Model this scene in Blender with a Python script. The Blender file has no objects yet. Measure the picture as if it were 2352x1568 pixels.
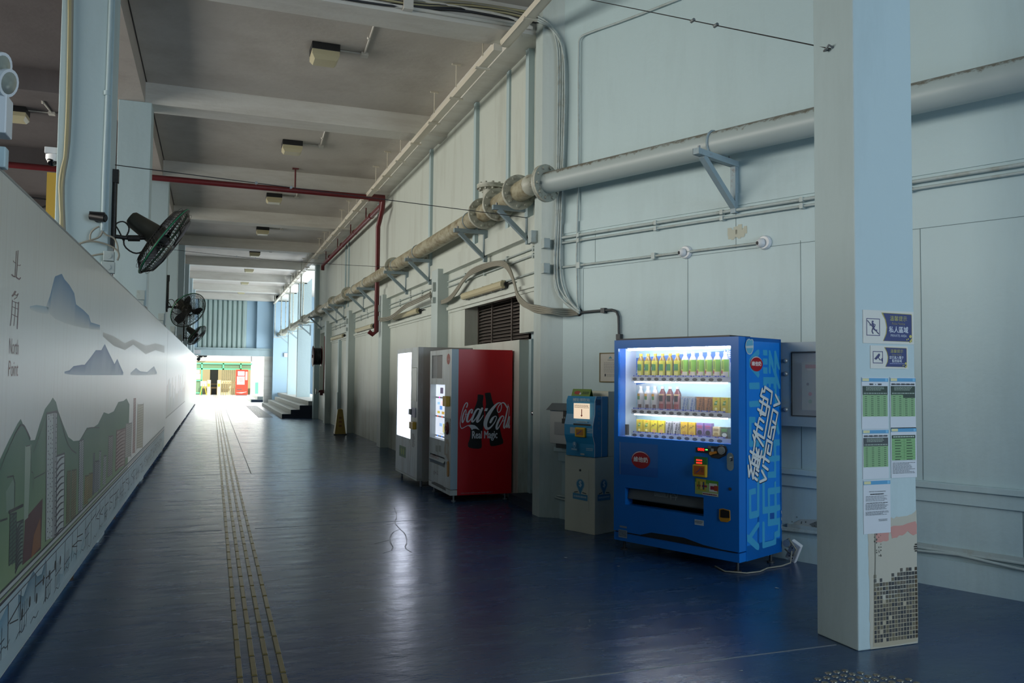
import bpy, math, random
from mathutils import Matrix, Vector
from mathutils.geometry import tessellate_polygon
random.seed(7)
D = bpy.data
SC = bpy.context.scene
COL = SC.collection
PI = math.pi
R = math.radians

# ---------------------------------------------------------------- camera
YAW, PIT, ROLL, CH, FPX = .34962, .043715, .009295, 1.47, 1885.2
def cam_axes():
    f = Vector((math.sin(YAW)*math.cos(PIT), math.cos(YAW)*math.cos(PIT), math.sin(PIT)))
    r = Vector((math.cos(YAW), -math.sin(YAW), 0)); u = r.cross(f)
    c, s = math.cos(ROLL), math.sin(ROLL)
    return c*r + s*u, -s*r + c*u, f
CR, CU, CF = cam_axes()
CP = Vector((0, 0, CH))
cd = D.cameras.new('camera'); cam = D.objects.new('camera', cd); COL.objects.link(cam)
cd.sensor_width = 36; cd.lens = FPX/2352*36; cd.clip_start = .05; cd.clip_end = 400
m = Matrix.Identity(4)
for i in range(3):
    m[i][0] = CR[i]; m[i][1] = CU[i]; m[i][2] = -CF[i]; m[i][3] = CP[i]
cam.matrix_world = m
SC.camera = cam

def ray(x, y): return (CF*FPX + CR*(x-1176) - CU*(y-784)).normalized()
def onp(x, y, pt, n):
    d = ray(x, y); pt = Vector(pt); n = Vector(n)
    return CP + d*((pt-CP).dot(n)/d.dot(n))
def onx(x, y, X): return onp(x, y, (X, 0, 0), (1, 0, 0))
def ony(x, y, Y): return onp(x, y, (0, Y, 0), (0, 1, 0))
def onz(x, y, Z=0): return onp(x, y, (0, 0, Z), (0, 0, 1))
OB = Vector((3.447, 8.0, 0)); SB = Vector((.3988, -.917, 0)); NB = Vector((-.917, -.3988, 0))
def bw(s, n, z): return OB + SB*s + NB*n + Vector((0, 0, z))
def onB(x, y, n=0):
    p = onp(x, y, OB+NB*n, NB); return ((p-OB).dot(SB), p.z)
ROTB = math.atan2(-.917, .3988)
ROTA = -PI/2

# ---------------------------------------------------------------- world, sun, large lights, exposure
w = D.worlds.new('sky'); SC.world = w; w.use_nodes = True
w.node_tree.nodes['Background'].inputs[0].default_value = (.66, .82, 1, 1)
w.node_tree.nodes['Background'].inputs[1].default_value = 1.15
def area(name, loc, tgt, sx, sy, power, col):
    l = D.lights.new(name, 'AREA'); l.shape = 'RECTANGLE'; l.size = sx; l.size_y = sy; l.energy = power; l.color = col
    o = D.objects.new(name, l); COL.objects.link(o); o.location = loc
    o.rotation_euler = (Vector(tgt)-Vector(loc)).to_track_quat('-Z', 'Y').to_euler(); return o
sun = D.lights.new('sun', 'SUN'); sun.energy = 14; sun.angle = R(.6); sun.color = (1, .95, .86)
so = D.objects.new('sun', sun); COL.objects.link(so)
so.rotation_euler = Vector((-.62, .42, -.66)).to_track_quat('-Z', 'Y').to_euler()
area('daylight_behind_right', (5.4, -5.2, 2.8), (3.2, 5.5, 1.8), 3.0, 3.4, 320, (.74, .87, 1))
hl = area('daylight_hall', (-6.6, 13.5, 3.5), (3.4, 13.5, 2.5), 24, 2.2, 690, (1, .955, .87)); hl.data.spread = R(115)
area('daylight_steps', (6.0, 36, 1.9), (0, 35, 3.3), 13, 3.4, 1150, (.9, .96, 1))
area('daylight_yard', (1.2, 53, 5.2), (1.2, 48, 0), 8, 8, 950, (1, .98, .94))
SC.view_settings.view_transform = 'Standard'; SC.view_settings.look = 'None'
SC.view_settings.gamma = 1; SC.view_settings.use_curve_mapping = False
SC.view_settings.exposure = 0.0

# ---------------------------------------------------------------- materials
def lin(c):
    if isinstance(c, str):
        c = [int(c[i:i+2], 16)/255 for i in (0, 2, 4)]
    return tuple(x/12.92 if x <= .04045 else ((x+.055)/1.055)**2.4 for x in c[:3])
MATS = {}
def mat(name, col, rough=.6, metal=0, emit=0, spec=.5, alpha=1, trans=0, ecol=None, coat=0):
    if name in MATS: return MATS[name]
    mt = D.materials.new(name); mt.use_nodes = True; b = mt.node_tree.nodes['Principled BSDF']
    c = lin(col); b.inputs['Base Color'].default_value = (*c, 1); b.inputs['Roughness'].default_value = rough
    b.inputs['Metallic'].default_value = metal; b.inputs['Specular IOR Level'].default_value = spec
    b.inputs['Coat Weight'].default_value = coat
    if trans: b.inputs['Transmission Weight'].default_value = trans
    if alpha < 1: b.inputs['Alpha'].default_value = alpha
    if emit:
        b.inputs['Emission Color'].default_value = (*(lin(ecol) if ecol else c), 1); b.inputs['Emission Strength'].default_value = emit
    MATS[name] = mt; return mt
def nodes(mt): return mt.node_tree.nodes, mt.node_tree.links, mt.node_tree.nodes['Principled BSDF']
def paint(name, col, dirt='6b6a5e', amt=.5, rough=.5, sc=1.2, bump=.15, streak=(1, 1, .18), lo=.5, hi=.75, low=0):
    """painted plaster: colour with worn, streaked stains that have a shape of their own"""
    mt = mat(name, col, rough); n, l, b = nodes(mt)
    tc = n.new('ShaderNodeNewGeometry'); mp = n.new('ShaderNodeMapping'); mp.inputs['Scale'].default_value = streak
    l.new(tc.outputs['Position'], mp.inputs['Vector'])
    nz = n.new('ShaderNodeTexNoise'); nz.inputs['Scale'].default_value = sc*2; nz.inputs['Detail'].default_value = 9; nz.inputs['Roughness'].default_value = .68
    l.new(mp.outputs[0], nz.inputs['Vector'])
    rp = n.new('ShaderNodeMapRange'); rp.inputs[1].default_value = lo; rp.inputs[2].default_value = hi; rp.inputs[4].default_value = amt
    l.new(nz.outputs['Fac'], rp.inputs[0])
    fac = rp.outputs[0]
    if low:   # scuffs are denser on the part of the wall that people and trolleys touch
        sp = n.new('ShaderNodeSeparateXYZ'); l.new(tc.outputs['Position'], sp.inputs[0])
        r2 = n.new('ShaderNodeMapRange'); r2.inputs[1].default_value = 0; r2.inputs[2].default_value = 1.6; r2.inputs[3].default_value = low; r2.inputs[4].default_value = 0
        l.new(sp.outputs[2], r2.inputs[0])
        n2 = n.new('ShaderNodeTexNoise'); n2.inputs['Scale'].default_value = 5; n2.inputs['Detail'].default_value = 10; n2.inputs['Roughness'].default_value = .75
        l.new(mp.outputs[0], n2.inputs['Vector'])
        r3 = n.new('ShaderNodeMapRange'); r3.inputs[1].default_value = .45; r3.inputs[2].default_value = .7; l.new(n2.outputs['Fac'], r3.inputs[0])
        mu = n.new('ShaderNodeMath'); mu.operation = 'MULTIPLY'; l.new(r2.outputs[0], mu.inputs[0]); l.new(r3.outputs[0], mu.inputs[1])
        ad = n.new('ShaderNodeMath'); ad.operation = 'ADD'; ad.use_clamp = True; l.new(fac, ad.inputs[0]); l.new(mu.outputs[0], ad.inputs[1]); fac = ad.outputs[0]
    mx = n.new('ShaderNodeMix'); mx.data_type = 'RGBA'; mx.inputs[6].default_value = (*lin(col), 1); mx.inputs[7].default_value = (*lin(dirt), 1)
    l.new(fac, mx.inputs[0]); l.new(mx.outputs[2], b.inputs['Base Color'])
    if bump:
        bp = n.new('ShaderNodeBump'); bp.inputs['Strength'].default_value = bump; bp.inputs['Distance'].default_value = .02
        n3 = n.new('ShaderNodeTexNoise'); n3.inputs['Scale'].default_value = 14; n3.inputs['Detail'].default_value = 6
        l.new(tc.outputs['Position'], n3.inputs['Vector']); l.new(n3.outputs['Fac'], bp.inputs['Height']); l.new(bp.outputs[0], b.inputs['Normal'])
    return mt
M_PANEL = paint('wall_paint_pale', 'c4ccc4', '868372', .5, .45, lo=.5, hi=.85, low=.85)
M_BLUE = paint('column_paint_blue', 'adc2c6', '8c9ea0', .4, .5, lo=.5, hi=.8, low=.25)
M_PILA = paint('pilaster_paint', 'b7c5c3', '8c968f', .5, .45, lo=.5, hi=.8, low=.4)
M_WALLB = paint('wall_paint_aqua', 'b2c8cb', '92a3a3', .35, .5, lo=.5, hi=.85, low=.3)
M_CEIL = paint('ceiling_paint', 'bdb9b1', '8b8378', .5, .7, streak=(.5, .5, .5), lo=.45, hi=.8)
M_BEAM = paint('beam_paint', 'd2d1c9', 'a39b8c', .6, .6, streak=(.3, 1, 2), lo=.45, hi=.8)
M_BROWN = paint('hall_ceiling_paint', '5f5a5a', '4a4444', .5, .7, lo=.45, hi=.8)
M_TRAY = paint('tray_paint', 'd0cbbb', '9c8f78', .6, .5, streak=(1, .3, 1), lo=.5, hi=.8)
M_STEEL = paint('bracket_paint', '8ea1a8', '6b5a48', .7, .5, sc=6, streak=(1, 1, 1), lo=.58, hi=.72)
M_CONDUIT = paint('conduit_paint', 'a9b6b4', '847c66', .6, .45, sc=5, streak=(1, 1, 1), lo=.5, hi=.75, bump=0)
M_CABLE = mat('cable_sheath_grey', '8b897c', .55)
M_CABLEY = mat('cable_sheath_yellow', 'a39c78', .55)
M_CABLEK = mat('cable_sheath_black', '26272a', .5)
M_REDP = paint('fire_pipe_red', '632225', '43191b', .6, .35, sc=3, streak=(1, 1, 1), bump=0)
M_DRED = mat('hose_reel_red', '51191a', .45)
M_BLACK = mat('black_plastic', '17191b', .45)
M_DGREY = mat('dark_grey_metal', '3c4042', .5, .3)
M_GREY = mat('grey_metal', '8c9294', .4, .5)
M_CHROME = mat('chrome', 'c8ccd0', .18, 1)
M_WHITE = mat('white_plastic', 'd4d8da', .4)
M_NAVY = mat('step_side_navy', '16263a', .5)
M_CONC = paint('concrete_step', '9a9d98', '6d6f6a', .7, .7, sc=8, streak=(1, 1, 1), bump=.3)
M_YEL = mat('yellow_plastic', 'c9a21c', .4)
M_YPOST = mat('yellow_painted_steel', 'c2a241', .6)
M_CREAM = paint('kiosk_cream', 'd2d0bc', 'b0af9c', .3, .45, bump=0)
M_DIFF = mat('lamp_diffuser_aged', 'bcb594', .35)
M_LOUV = mat('louvre_grey', '58524d', .6)
M_DARK = mat('dark_opening', '0b0c0d', .9)
M_GREEN = mat('green_frame_paint', '4fa779', .45)
M_FANB = paint('fan_dusty_black', '1b1a18', '3a352c', .6, .5, sc=20, streak=(1, 1, 1), lo=.4, hi=.7, bump=0)
M_FANM = mat('fan_motor_bronze', '55534a', .38, .6)
M_WOOD = mat('wood_batten', '3a3028', .8)
M_GLASS = mat('clear_glass', 'ffffff', .03, 0, spec=.5, alpha=.12)
M_LED = mat('led_tube_lit', 'ffffff', .5, emit=42, ecol='eef3ff')
M_VBLUE = paint('vending_blue', '0a6cc2', '0b5fae', .3, .28, bump=0)
M_VBLUES = paint('vending_blue_side', '0a7ad6', '0b6cc4', .3, .3, bump=0)
M_RED = paint('drinks_machine_red', 'c40c1c', 'a80c18', .4, .3, bump=0)
M_MACH = paint('machine_white_worn', 'c6cfd0', '8b897f', .6, .35, sc=4, lo=.45, hi=.75, bump=0)
M_MBLUE = mat('machine_pale_blue_edge', 'a3bccb', .35)
M_BRASS = paint('tactile_brass_bar', '7d7044', '5a5238', .5, .32, sc=20, streak=(1, 1, 1), bump=0)
for _m in (M_BRASS,): _m.node_tree.nodes['Principled BSDF'].inputs['Metallic'].default_value = .55
M_STUD = mat('steel_stud', '8c8a80', .28, .9)

def print_mat():
    mt = D.materials.new('printed_ink'); mt.use_nodes = True; n, l, b = nodes(mt)
    a = n.new('ShaderNodeVertexColor'); a.layer_name = 'Col'; l.new(a.outputs[0], b.inputs['Base Color'])
    b.inputs['Roughness'].default_value = .42; return mt
M_PRINT = print_mat()
def print_lit():
    mt = D.materials.new('lit_display_print'); mt.use_nodes = True; n, l, b = nodes(mt)
    a = n.new('ShaderNodeVertexColor'); a.layer_name = 'Col'; l.new(a.outputs[0], b.inputs['Base Color'])
    l.new(a.outputs[0], b.inputs['Emission Color']); b.inputs['Emission Strength'].default_value = 1.3
    return mt
M_LIT = print_lit()

def floor_mat():
    mt = mat('floor_paint_navy', '24405e', .3); n, l, b = nodes(mt)
    g = n.new('ShaderNodeNewGeometry')
    def noise(scale, st, det=8, ro=.6):
        mp = n.new('ShaderNodeMapping'); mp.inputs['Scale'].default_value = st; l.new(g.outputs['Position'], mp.inputs['Vector'])
        z = n.new('ShaderNodeTexNoise'); z.inputs['Scale'].default_value = scale; z.inputs['Detail'].default_value = det; z.inputs['Roughness'].default_value = ro
        l.new(mp.outputs[0], z.inputs['Vector']); return z
    a = noise(1.6, (1, 1, 1)); rp = n.new('ShaderNodeMapRange'); rp.inputs[1].default_value = .42; rp.inputs[2].default_value = .72; l.new(a.outputs['Fac'], rp.inputs[0])
    mx = n.new('ShaderNodeMix'); mx.data_type = 'RGBA'; mx.inputs[6].default_value = (*lin('1a3a62'), 1); mx.inputs[7].default_value = (*lin('2c4862'), 1)
    l.new(rp.outputs[0], mx.inputs[0])
    # fine pale cracks and chips worn through the paint
    v = n.new('ShaderNodeTexVoronoi'); v.feature = 'DISTANCE_TO_EDGE'; v.inputs['Scale'].default_value = .55
    wn = noise(2.2, (1, 1, 1), 6); ad = n.new('ShaderNodeVectorMath'); ad.operation = 'ADD'; l.new(g.outputs['Position'], ad.inputs[0])
    scv = n.new('ShaderNodeVectorMath'); scv.operation = 'SCALE'; scv.inputs[3].default_value = .9; l.new(wn.outputs['Color'], scv.inputs[0]); l.new(scv.outputs[0], ad.inputs[1])
    l.new(ad.outputs[0], v.inputs['Vector'])
    r2 = n.new('ShaderNodeMapRange'); r2.inputs[1].default_value = 0; r2.inputs[2].default_value = .006; r2.inputs[3].default_value = 1; r2.inputs[4].default_value = 0; l.new(v.outputs['Distance'], r2.inputs[0])
    msk = noise(.7, (1, 1, 1), 3); r4 = n.new('ShaderNodeMapRange'); r4.inputs[1].default_value = .55; r4.inputs[2].default_value = .62; l.new(msk.outputs['Fac'], r4.inputs[0])
    mm = n.new('ShaderNodeMath'); mm.operation = 'MULTIPLY'; l.new(r2.outputs[0], mm.inputs[0]); l.new(r4.outputs[0], mm.inputs[1])
    m5 = n.new('ShaderNodeMath'); m5.operation = 'MULTIPLY'; m5.inputs[1].default_value = .45; l.new(mm.outputs[0], m5.inputs[0])
    mx2 = n.new('ShaderNodeMix'); mx2.data_type = 'RGBA'; mx2.inputs[7].default_value = (*lin('6f7a80'), 1)
    l.new(m5.outputs[0], mx2.inputs[0]); l.new(mx.outputs[2], mx2.inputs[6])
    l.new(mx2.outputs[2], b.inputs['Base Color'])
    rr = n.new('ShaderNodeMapRange'); rr.inputs[3].default_value = .16; rr.inputs[4].default_value = .36; c = noise(3.5, (.5, 2.5, 1)); l.new(c.outputs['Fac'], rr.inputs[0]); l.new(rr.outputs[0], b.inputs['Roughness'])
    # trowel ripples run across the corridor
    d = noise(3.6, (.8, 1.4, 1), 7, .6); bp = n.new('ShaderNodeBump'); bp.inputs['Strength'].default_value = .3; bp.inputs['Distance'].default_value = .016
    l.new(d.outputs['Fac'], bp.inputs['Height']); l.new(bp.outputs[0], b.inputs['Normal'])
    b.inputs['Specular IOR Level'].default_value = .55
    return mt
M_FLOOR = floor_mat()
def rust_mat():
    mt = mat('pipe_paint_rusty', 'a3b0ae', .42); n, l, b = nodes(mt)
    g = n.new('ShaderNodeNewGeometry'); sp = n.new('ShaderNodeSeparateXYZ'); l.new(g.outputs['Normal'], sp.inputs[0])
    z = n.new('ShaderNodeTexNoise'); z.inputs['Scale'].default_value = 22; z.inputs['Detail'].default_value = 9; z.inputs['Roughness'].default_value = .7; l.new(g.outputs['Position'], z.inputs['Vector'])
    ad = n.new('ShaderNodeMath'); ad.operation = 'MULTIPLY_ADD'; ad.inputs[1].default_value = 1.5; l.new(z.outputs['Fac'], ad.inputs[0]); l.new(sp.outputs[2], ad.inputs[2])
    rp = n.new('ShaderNodeMapRange'); rp.inputs[1].default_value = 1.25; rp.inputs[2].default_value = 1.5; rp.inputs[4].default_value = .85; l.new(ad.outputs[0], rp.inputs[0])
    mx = n.new('ShaderNodeMix'); mx.data_type = 'RGBA'; mx.inputs[6].default_value = (*lin('a6b3b2'), 1); mx.inputs[7].default_value = (*lin('5f5138'), 1)
    l.new(rp.outputs[0], mx.inputs[0]); l.new(mx.outputs[2], b.inputs['Base Color']); return mt
M_PIPE = rust_mat()
M_PIPE2 = paint('pipe_paint_flaking', 'b4b7aa', '73644a', .8, .42, sc=7, streak=(1, 1, 1), lo=.52, hi=.68)

# ---------------------------------------------------------------- mesh builder
class MB:
    def __init__(s, M=None): s.v = []; s.f = []; s.sm = []; s.c = []; s.M = M or Matrix.Identity(4); s.hascol = False
    def add(s, vs, fs, smooth=False, col=None):
        k = len(s.v); s.v += [s.M @ Vector(p) for p in vs]
        for f in fs: s.f.append([k+i for i in f]); s.sm.append(smooth); s.c.append(col)
        if col: s.hascol = True
        return s
    def box(s, x0, y0, z0, x1, y1, z1, col=None):
        x0, x1 = sorted((x0, x1)); y0, y1 = sorted((y0, y1)); z0, z1 = sorted((z0, z1))
        return s.add([(x0, y0, z0), (x1, y0, z0), (x1, y1, z0), (x0, y1, z0), (x0, y0, z1), (x1, y0, z1), (x1, y1, z1), (x0, y1, z1)],
                     [(3, 2, 1, 0), (4, 5, 6, 7), (0, 1, 5, 4), (1, 2, 6, 5), (2, 3, 7, 6), (3, 0, 4, 7)], col=col)
    def frus(s, x0, y0, z0, x1, y1, z1, ix, iy, col=None):
        return s.add([(x0, y0, z0), (x1, y0, z0), (x1, y1, z0), (x0, y1, z0), (x0+ix, y0+iy, z1), (x1-ix, y0+iy, z1), (x1-ix, y1-iy, z1), (x0+ix, y1-iy, z1)],
                     [(3, 2, 1, 0), (4, 5, 6, 7), (0, 1, 5, 4), (1, 2, 6, 5), (2, 3, 7, 6), (3, 0, 4, 7)], col=col)
    def lathe(s, prof, p0=(0, 0, 0), ax=(0, 0, 1), seg=20, col=None, sx=1, sy=1):
        ax = Vector(ax).normalized(); a = ax.orthogonal().normalized() if abs(ax.z) < .999 else Vector((1, 0, 0)); b = ax.cross(a); p0 = Vector(p0)
        vs = []; fs = []
        for r, h in prof:
            for i in range(seg):
                t = 2*PI*i/seg; vs.append(p0 + ax*h + a*(r*sx*math.cos(t)) + b*(r*sy*math.sin(t)))
        for j in range(len(prof)-1):
            for i in range(seg):
                i2 = (i+1) % seg; fs.append((j*seg+i, j*seg+i2, (j+1)*seg+i2, (j+1)*seg+i))
        s.add(vs, fs, True, col)
        s.add([vs[i] for i in range(seg)], [tuple(range(seg-1, -1, -1))], False, col)
        s.add([vs[(len(prof)-1)*seg+i] for i in range(seg)], [tuple(range(seg))], False, col)
        return s
    def cyl(s, p0, p1, r, seg=16, r1=None, col=None):
        p0 = Vector(p0); p1 = Vector(p1); L = (p1-p0).length
        if L < 1e-6: return s
        return s.lathe([(r, 0), (r1 if r1 is not None else r, L)], p0, p1-p0, seg, col)
    def tube(s, pts, r, seg=8, closed=False, smooth=0):
        pts = [Vector(p) for p in pts]
        for _ in range(smooth):
            q = [pts[0]]
            for a, b in zip(pts, pts[1:]): q += [a*.75+b*.25, a*.25+b*.75]
            q.append(pts[-1]); pts = q
        n = len(pts); vs = []; fs = []; prev = None
        for i, p in enumerate(pts):
            if closed: t = pts[(i+1) % n]-pts[i-1]
            else: t = pts[min(i+1, n-1)]-pts[max(i-1, 0)]
            t.normalize()
            a = prev - t*prev.dot(t) if prev is not None else t.orthogonal()
            if a.length < 1e-6: a = t.orthogonal()
            a.normalize(); prev = a; b = t.cross(a)
            for k in range(seg):
                w_ = 2*PI*k/seg; vs.append(p + a*(r*math.cos(w_)) + b*(r*math.sin(w_)))
        for i in range(n if closed else n-1):
            j = (i+1) % n
            for k in range(seg):
                k2 = (k+1) % seg; fs.append((i*seg+k, i*seg+k2, j*seg+k2, j*seg+k))
        s.add(vs, fs, seg > 4)
        if not closed: s.add(vs[:seg], [tuple(range(seg-1, -1, -1))]); s.add(vs[-seg:], [tuple(range(seg))])
        return s
    def bar(s, p0, p1, w_, h, up=(0, 0, 1)):
        """rectangular bar between two points"""
        p0 = Vector(p0); p1 = Vector(p1); t = (p1-p0).normalized(); up = Vector(up)
        a = t.cross(up)
        if a.length < 1e-5: a = t.orthogonal()
        a.normalize(); b = a.cross(t); vs = []
        for p in (p0, p1):
            for i, j in ((-1, -1), (1, -1), (1, 1), (-1, 1)): vs.append(p + a*(i*w_/2) + b*(j*h/2))
        return s.add(vs, [(3, 2, 1, 0), (4, 5, 6, 7), (0, 1, 5, 4), (1, 2, 6, 5), (2, 3, 7, 6), (3, 0, 4, 7)])
    def sphere(s, c, r, seg=14, rings=8, sz=1, half=False):
        n = rings; a0 = 0 if half else -PI/2
        return s.lathe([(max(1e-4, r*math.cos(a0+(PI/2-a0)*i/n)), r*sz*math.sin(a0+(PI/2-a0)*i/n)) for i in range(n+1)], c, (0, 0, 1), seg)
    def prism(s, poly, O, U, V, N, th):
        O, U, V, N = map(Vector, (O, U, V, N)); n = len(poly)
        a = [O+U*p[0]+V*p[1] for p in poly]; b = [p+N*th for p in a]
        tri = tessellate_polygon([[Vector((p[0], p[1], 0)) for p in poly]])
        s.add(a+b, [tuple(reversed(t)) for t in tri]+[tuple(i+n for i in t) for t in tri]+[(i, (i+1) % n, n+(i+1) % n, n+i) for i in range(n)])
        return s
    def cells(s, O, U, V, N, us, vs, holes, th):
        """slab with rectangular holes, split on a grid"""
        O, U, V, N = map(Vector, (O, U, V, N))
        us = sorted(set([round(u, 5) for u in us]+[round(h[i], 5) for h in holes for i in (0, 2)]))
        vs = sorted(set([round(v, 5) for v in vs]+[round(h[i], 5) for h in holes for i in (1, 3)]))
        for u0, u1 in zip(us, us[1:]):
            for v0, v1 in zip(vs, vs[1:]):
                cu, cv = (u0+u1)/2, (v0+v1)/2
                if any(h[0] < cu < h[2] and h[1] < cv < h[3] for h in holes): continue
                p = [O+U*a+V*b+N*c for c in (0, th) for a, b in ((u0, v0), (u1, v0), (u1, v1), (u0, v1))]
                s.add(p, [(3, 2, 1, 0), (4, 5, 6, 7), (0, 1, 5, 4), (1, 2, 6, 5), (2, 3, 7, 6), (3, 0, 4, 7)])
        return s
    def build(s, name, mt, parent=None, bevel=0, kind=None):
        me = D.meshes.new(name); me.from_pydata([tuple(p) for p in s.v], [], s.f); me.validate(); me.update()
        if len(me.polygons) == len(s.sm): me.polygons.foreach_set('use_smooth', s.sm)
        if s.hascol and len(me.polygons) == len(s.c):
            ca = me.color_attributes.new('Col', 'FLOAT_COLOR', 'CORNER')
            for p, c in zip(me.polygons, s.c):
                for j, li in enumerate(p.loop_indices):
                    cc = c[j] if isinstance(c[0], (tuple, list)) else c
                    ca.data[li].color = (*cc, 1)
        me.materials.append(mt); o = D.objects.new(name, me); COL.objects.link(o)
        if parent: o.parent = parent
        if bevel:
            b = o.modifiers.new('bevel', 'BEVEL'); b.width = bevel; b.segments = 2; b.limit_method = 'ANGLE'
        if kind: o['kind'] = kind
        return o

def thing(name, label, cat, loc=(0, 0, 0), rotz=0, group=None):
    o = D.objects.new(name, None); COL.objects.link(o); o.empty_display_size = .1
    o.location = loc; o.rotation_euler = (0, 0, rotz); o['label'] = label; o['category'] = cat
    if group: o['group'] = group
    return o
def tag(o, label, cat, group=None, kind=None):
    o['label'] = label; o['category'] = cat
    if group: o['group'] = group
    if kind: o['kind'] = kind
    return o
def struct(name, mb, mt, bevel=0): return mb.build(name, mt, None, bevel, 'structure')
def dup(root, loc=None, rotz=None, label=None, group=None):
    r = root.copy(); COL.objects.link(r)
    if loc is not None: r.location = loc
    if rotz is not None: r.rotation_euler = (0, 0, rotz)
    if label: r['label'] = label
    if group: r['group'] = group
    for ch in [c for c in D.objects if c.parent == root]:
        c = ch.copy(); COL.objects.link(c); c.parent = r
        for g in [q for q in D.objects if q.parent == ch]:
            d_ = g.copy(); COL.objects.link(d_); d_.parent = c
    return r
def mw(root): return Matrix.Translation(root.location) @ Matrix.Rotation(root.rotation_euler[2], 4, 'Z')

# ---------------------------------------------------------------- flat printed work: shapes and lettering on a surface
TXT = {}
def text_geo(s, bold=0, font=None):
    k = (s, bold)
    if k in TXT: return TXT[k]
    cu = D.curves.new('t', 'FONT'); cu.body = s; cu.size = 1; cu.offset = bold; cu.resolution_u = 3
    o = D.objects.new('t', cu); COL.objects.link(o)
    dg = bpy.context.evaluated_depsgraph_get(); dg.update()
    me = D.meshes.new_from_object(o.evaluated_get(dg))
    vs = [(v.co.x, v.co.y) for v in me.vertices]; fs = [tuple(p.vertices) for p in me.polygons]
    D.objects.remove(o); D.meshes.remove(me); D.curves.remove(cu)
    TXT[k] = (vs, fs); return TXT[k]
class Art:
    def __init__(s, O, U, V, root=None):
        s.O = Vector(O); s.U = Vector(U).normalized(); s.V = Vector(V).normalized(); s.N = s.U.cross(s.V).normalized()
        s.W = mw(root) if root else Matrix.Identity(4); s.root = root; s.mb = MB(); s.lay = 1; s.eps = .0007; s.k = 0; s.umin = -1e9
        s.wO = s.W @ s.O; s.wU = s.W.to_3x3() @ s.U; s.wV = s.W.to_3x3() @ s.V; s.wN = s.W.to_3x3() @ s.N
    def px(s, x, y):
        p = onp(x, y, s.wO, s.wN) - s.wO; return (p.dot(s.wU), p.dot(s.wV))
    def pxs(s, pts, ox=0, oy=0, sc=1): return [s.px(ox+x/sc, oy+y/sc) for x, y in pts]
    def P(s, u, v, lay=None): return s.O + s.U*max(u, s.umin) + s.V*v + s.N*(s.eps*((lay or s.lay) + (s.k % 22)*.042))
    def flush(s, name, parent=None):
        o = s.mb.build(name, M_PRINT, parent or s.root); s.mb = MB(); return o
    def poly(s, pts, col, lay=None, col2=None):
        c = lin(col); s.k += 1
        tri = tessellate_polygon([[Vector((p[0], p[1], 0)) for p in pts]])
        out = []
        for t in tri:
            a, b, d = (pts[i] for i in t)
            ar = (b[0]-a[0])*(d[1]-a[1])-(b[1]-a[1])*(d[0]-a[0])
            out.append(t if ar > 0 else tuple(reversed(t)))
        s.mb.add([s.P(*p, lay) for p in pts], out, col=c); return s
    def rect(s, u0, v0, u1, v1, col, lay=None):
        u0, u1 = sorted((u0, u1)); v0, v1 = sorted((v0, v1))
        return s.poly([(u0, v0), (u1, v0), (u1, v1), (u0, v1)], col, lay)
    def grad(s, top, base, ct, cb, lay=None, mid=None):
        """ridge outline filled down to a base line with a colour that fades"""
        ct, cb = lin(ct), lin(cb)
        for i in range(len(top)-1):
            a, b = top[i], top[i+1]; c, d = base[i], base[i+1]
            s.mb.add([s.P(*c, lay), s.P(*d, lay), s.P(*b, lay), s.P(*a, lay)], [(0, 1, 2, 3) if (d[0]-c[0]) > 0 else (3, 2, 1, 0)],
                     col=((cb, cb, ct, ct) if (d[0]-c[0]) > 0 else (ct, ct, cb, cb)))
        return s
    def ell(s, u, v, ru, rv, col, lay=None, n=24, a0=0):
        return s.poly([(u+ru*math.cos(2*PI*i/n), v+rv*math.sin(2*PI*i/n)) for i in range(n)], col, lay)
    def stroke(s, pts, w_, col, lay=None, cap=True, smooth=0):
        ws = list(w_) if isinstance(w_, (list, tuple)) else [w_]*len(pts)
        for _ in range(smooth):
            q = [pts[0]]; qw = [ws[0]]
            for i in range(len(pts)-1):
                a, b = pts[i], pts[i+1]
                q += [(a[0]*.75+b[0]*.25, a[1]*.75+b[1]*.25), (a[0]*.25+b[0]*.75, a[1]*.25+b[1]*.75)]; qw += [ws[i]*.75+ws[i+1]*.25, ws[i]*.25+ws[i+1]*.75]
            q.append(pts[-1]); qw.append(ws[-1]); pts, ws = q, qw
        c = lin(col)
        for i in range(len(pts)-1):
            a, b = pts[i], pts[i+1]; dx, dy = b[0]-a[0], b[1]-a[1]; L = math.hypot(dx, dy)
            if L < 1e-7: continue
            s.k += 1; nx, ny = -dy/L, dx/L; wa, wb = ws[i]/2, ws[i+1]/2
            s.mb.add([s.P(a[0]-nx*wa, a[1]-ny*wa, lay), s.P(b[0]-nx*wb, b[1]-ny*wb, lay), s.P(b[0]+nx*wb, b[1]+ny*wb, lay), s.P(a[0]+nx*wa, a[1]+ny*wa, lay)], [(0, 1, 2, 3)], col=c)
        for i, p in enumerate(pts):
            if cap or 0 < i < len(pts)-1: 
                if ws[i] > 0: s.ell(p[0], p[1], ws[i]/2, ws[i]/2, col, lay, 10)
        return s
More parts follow.
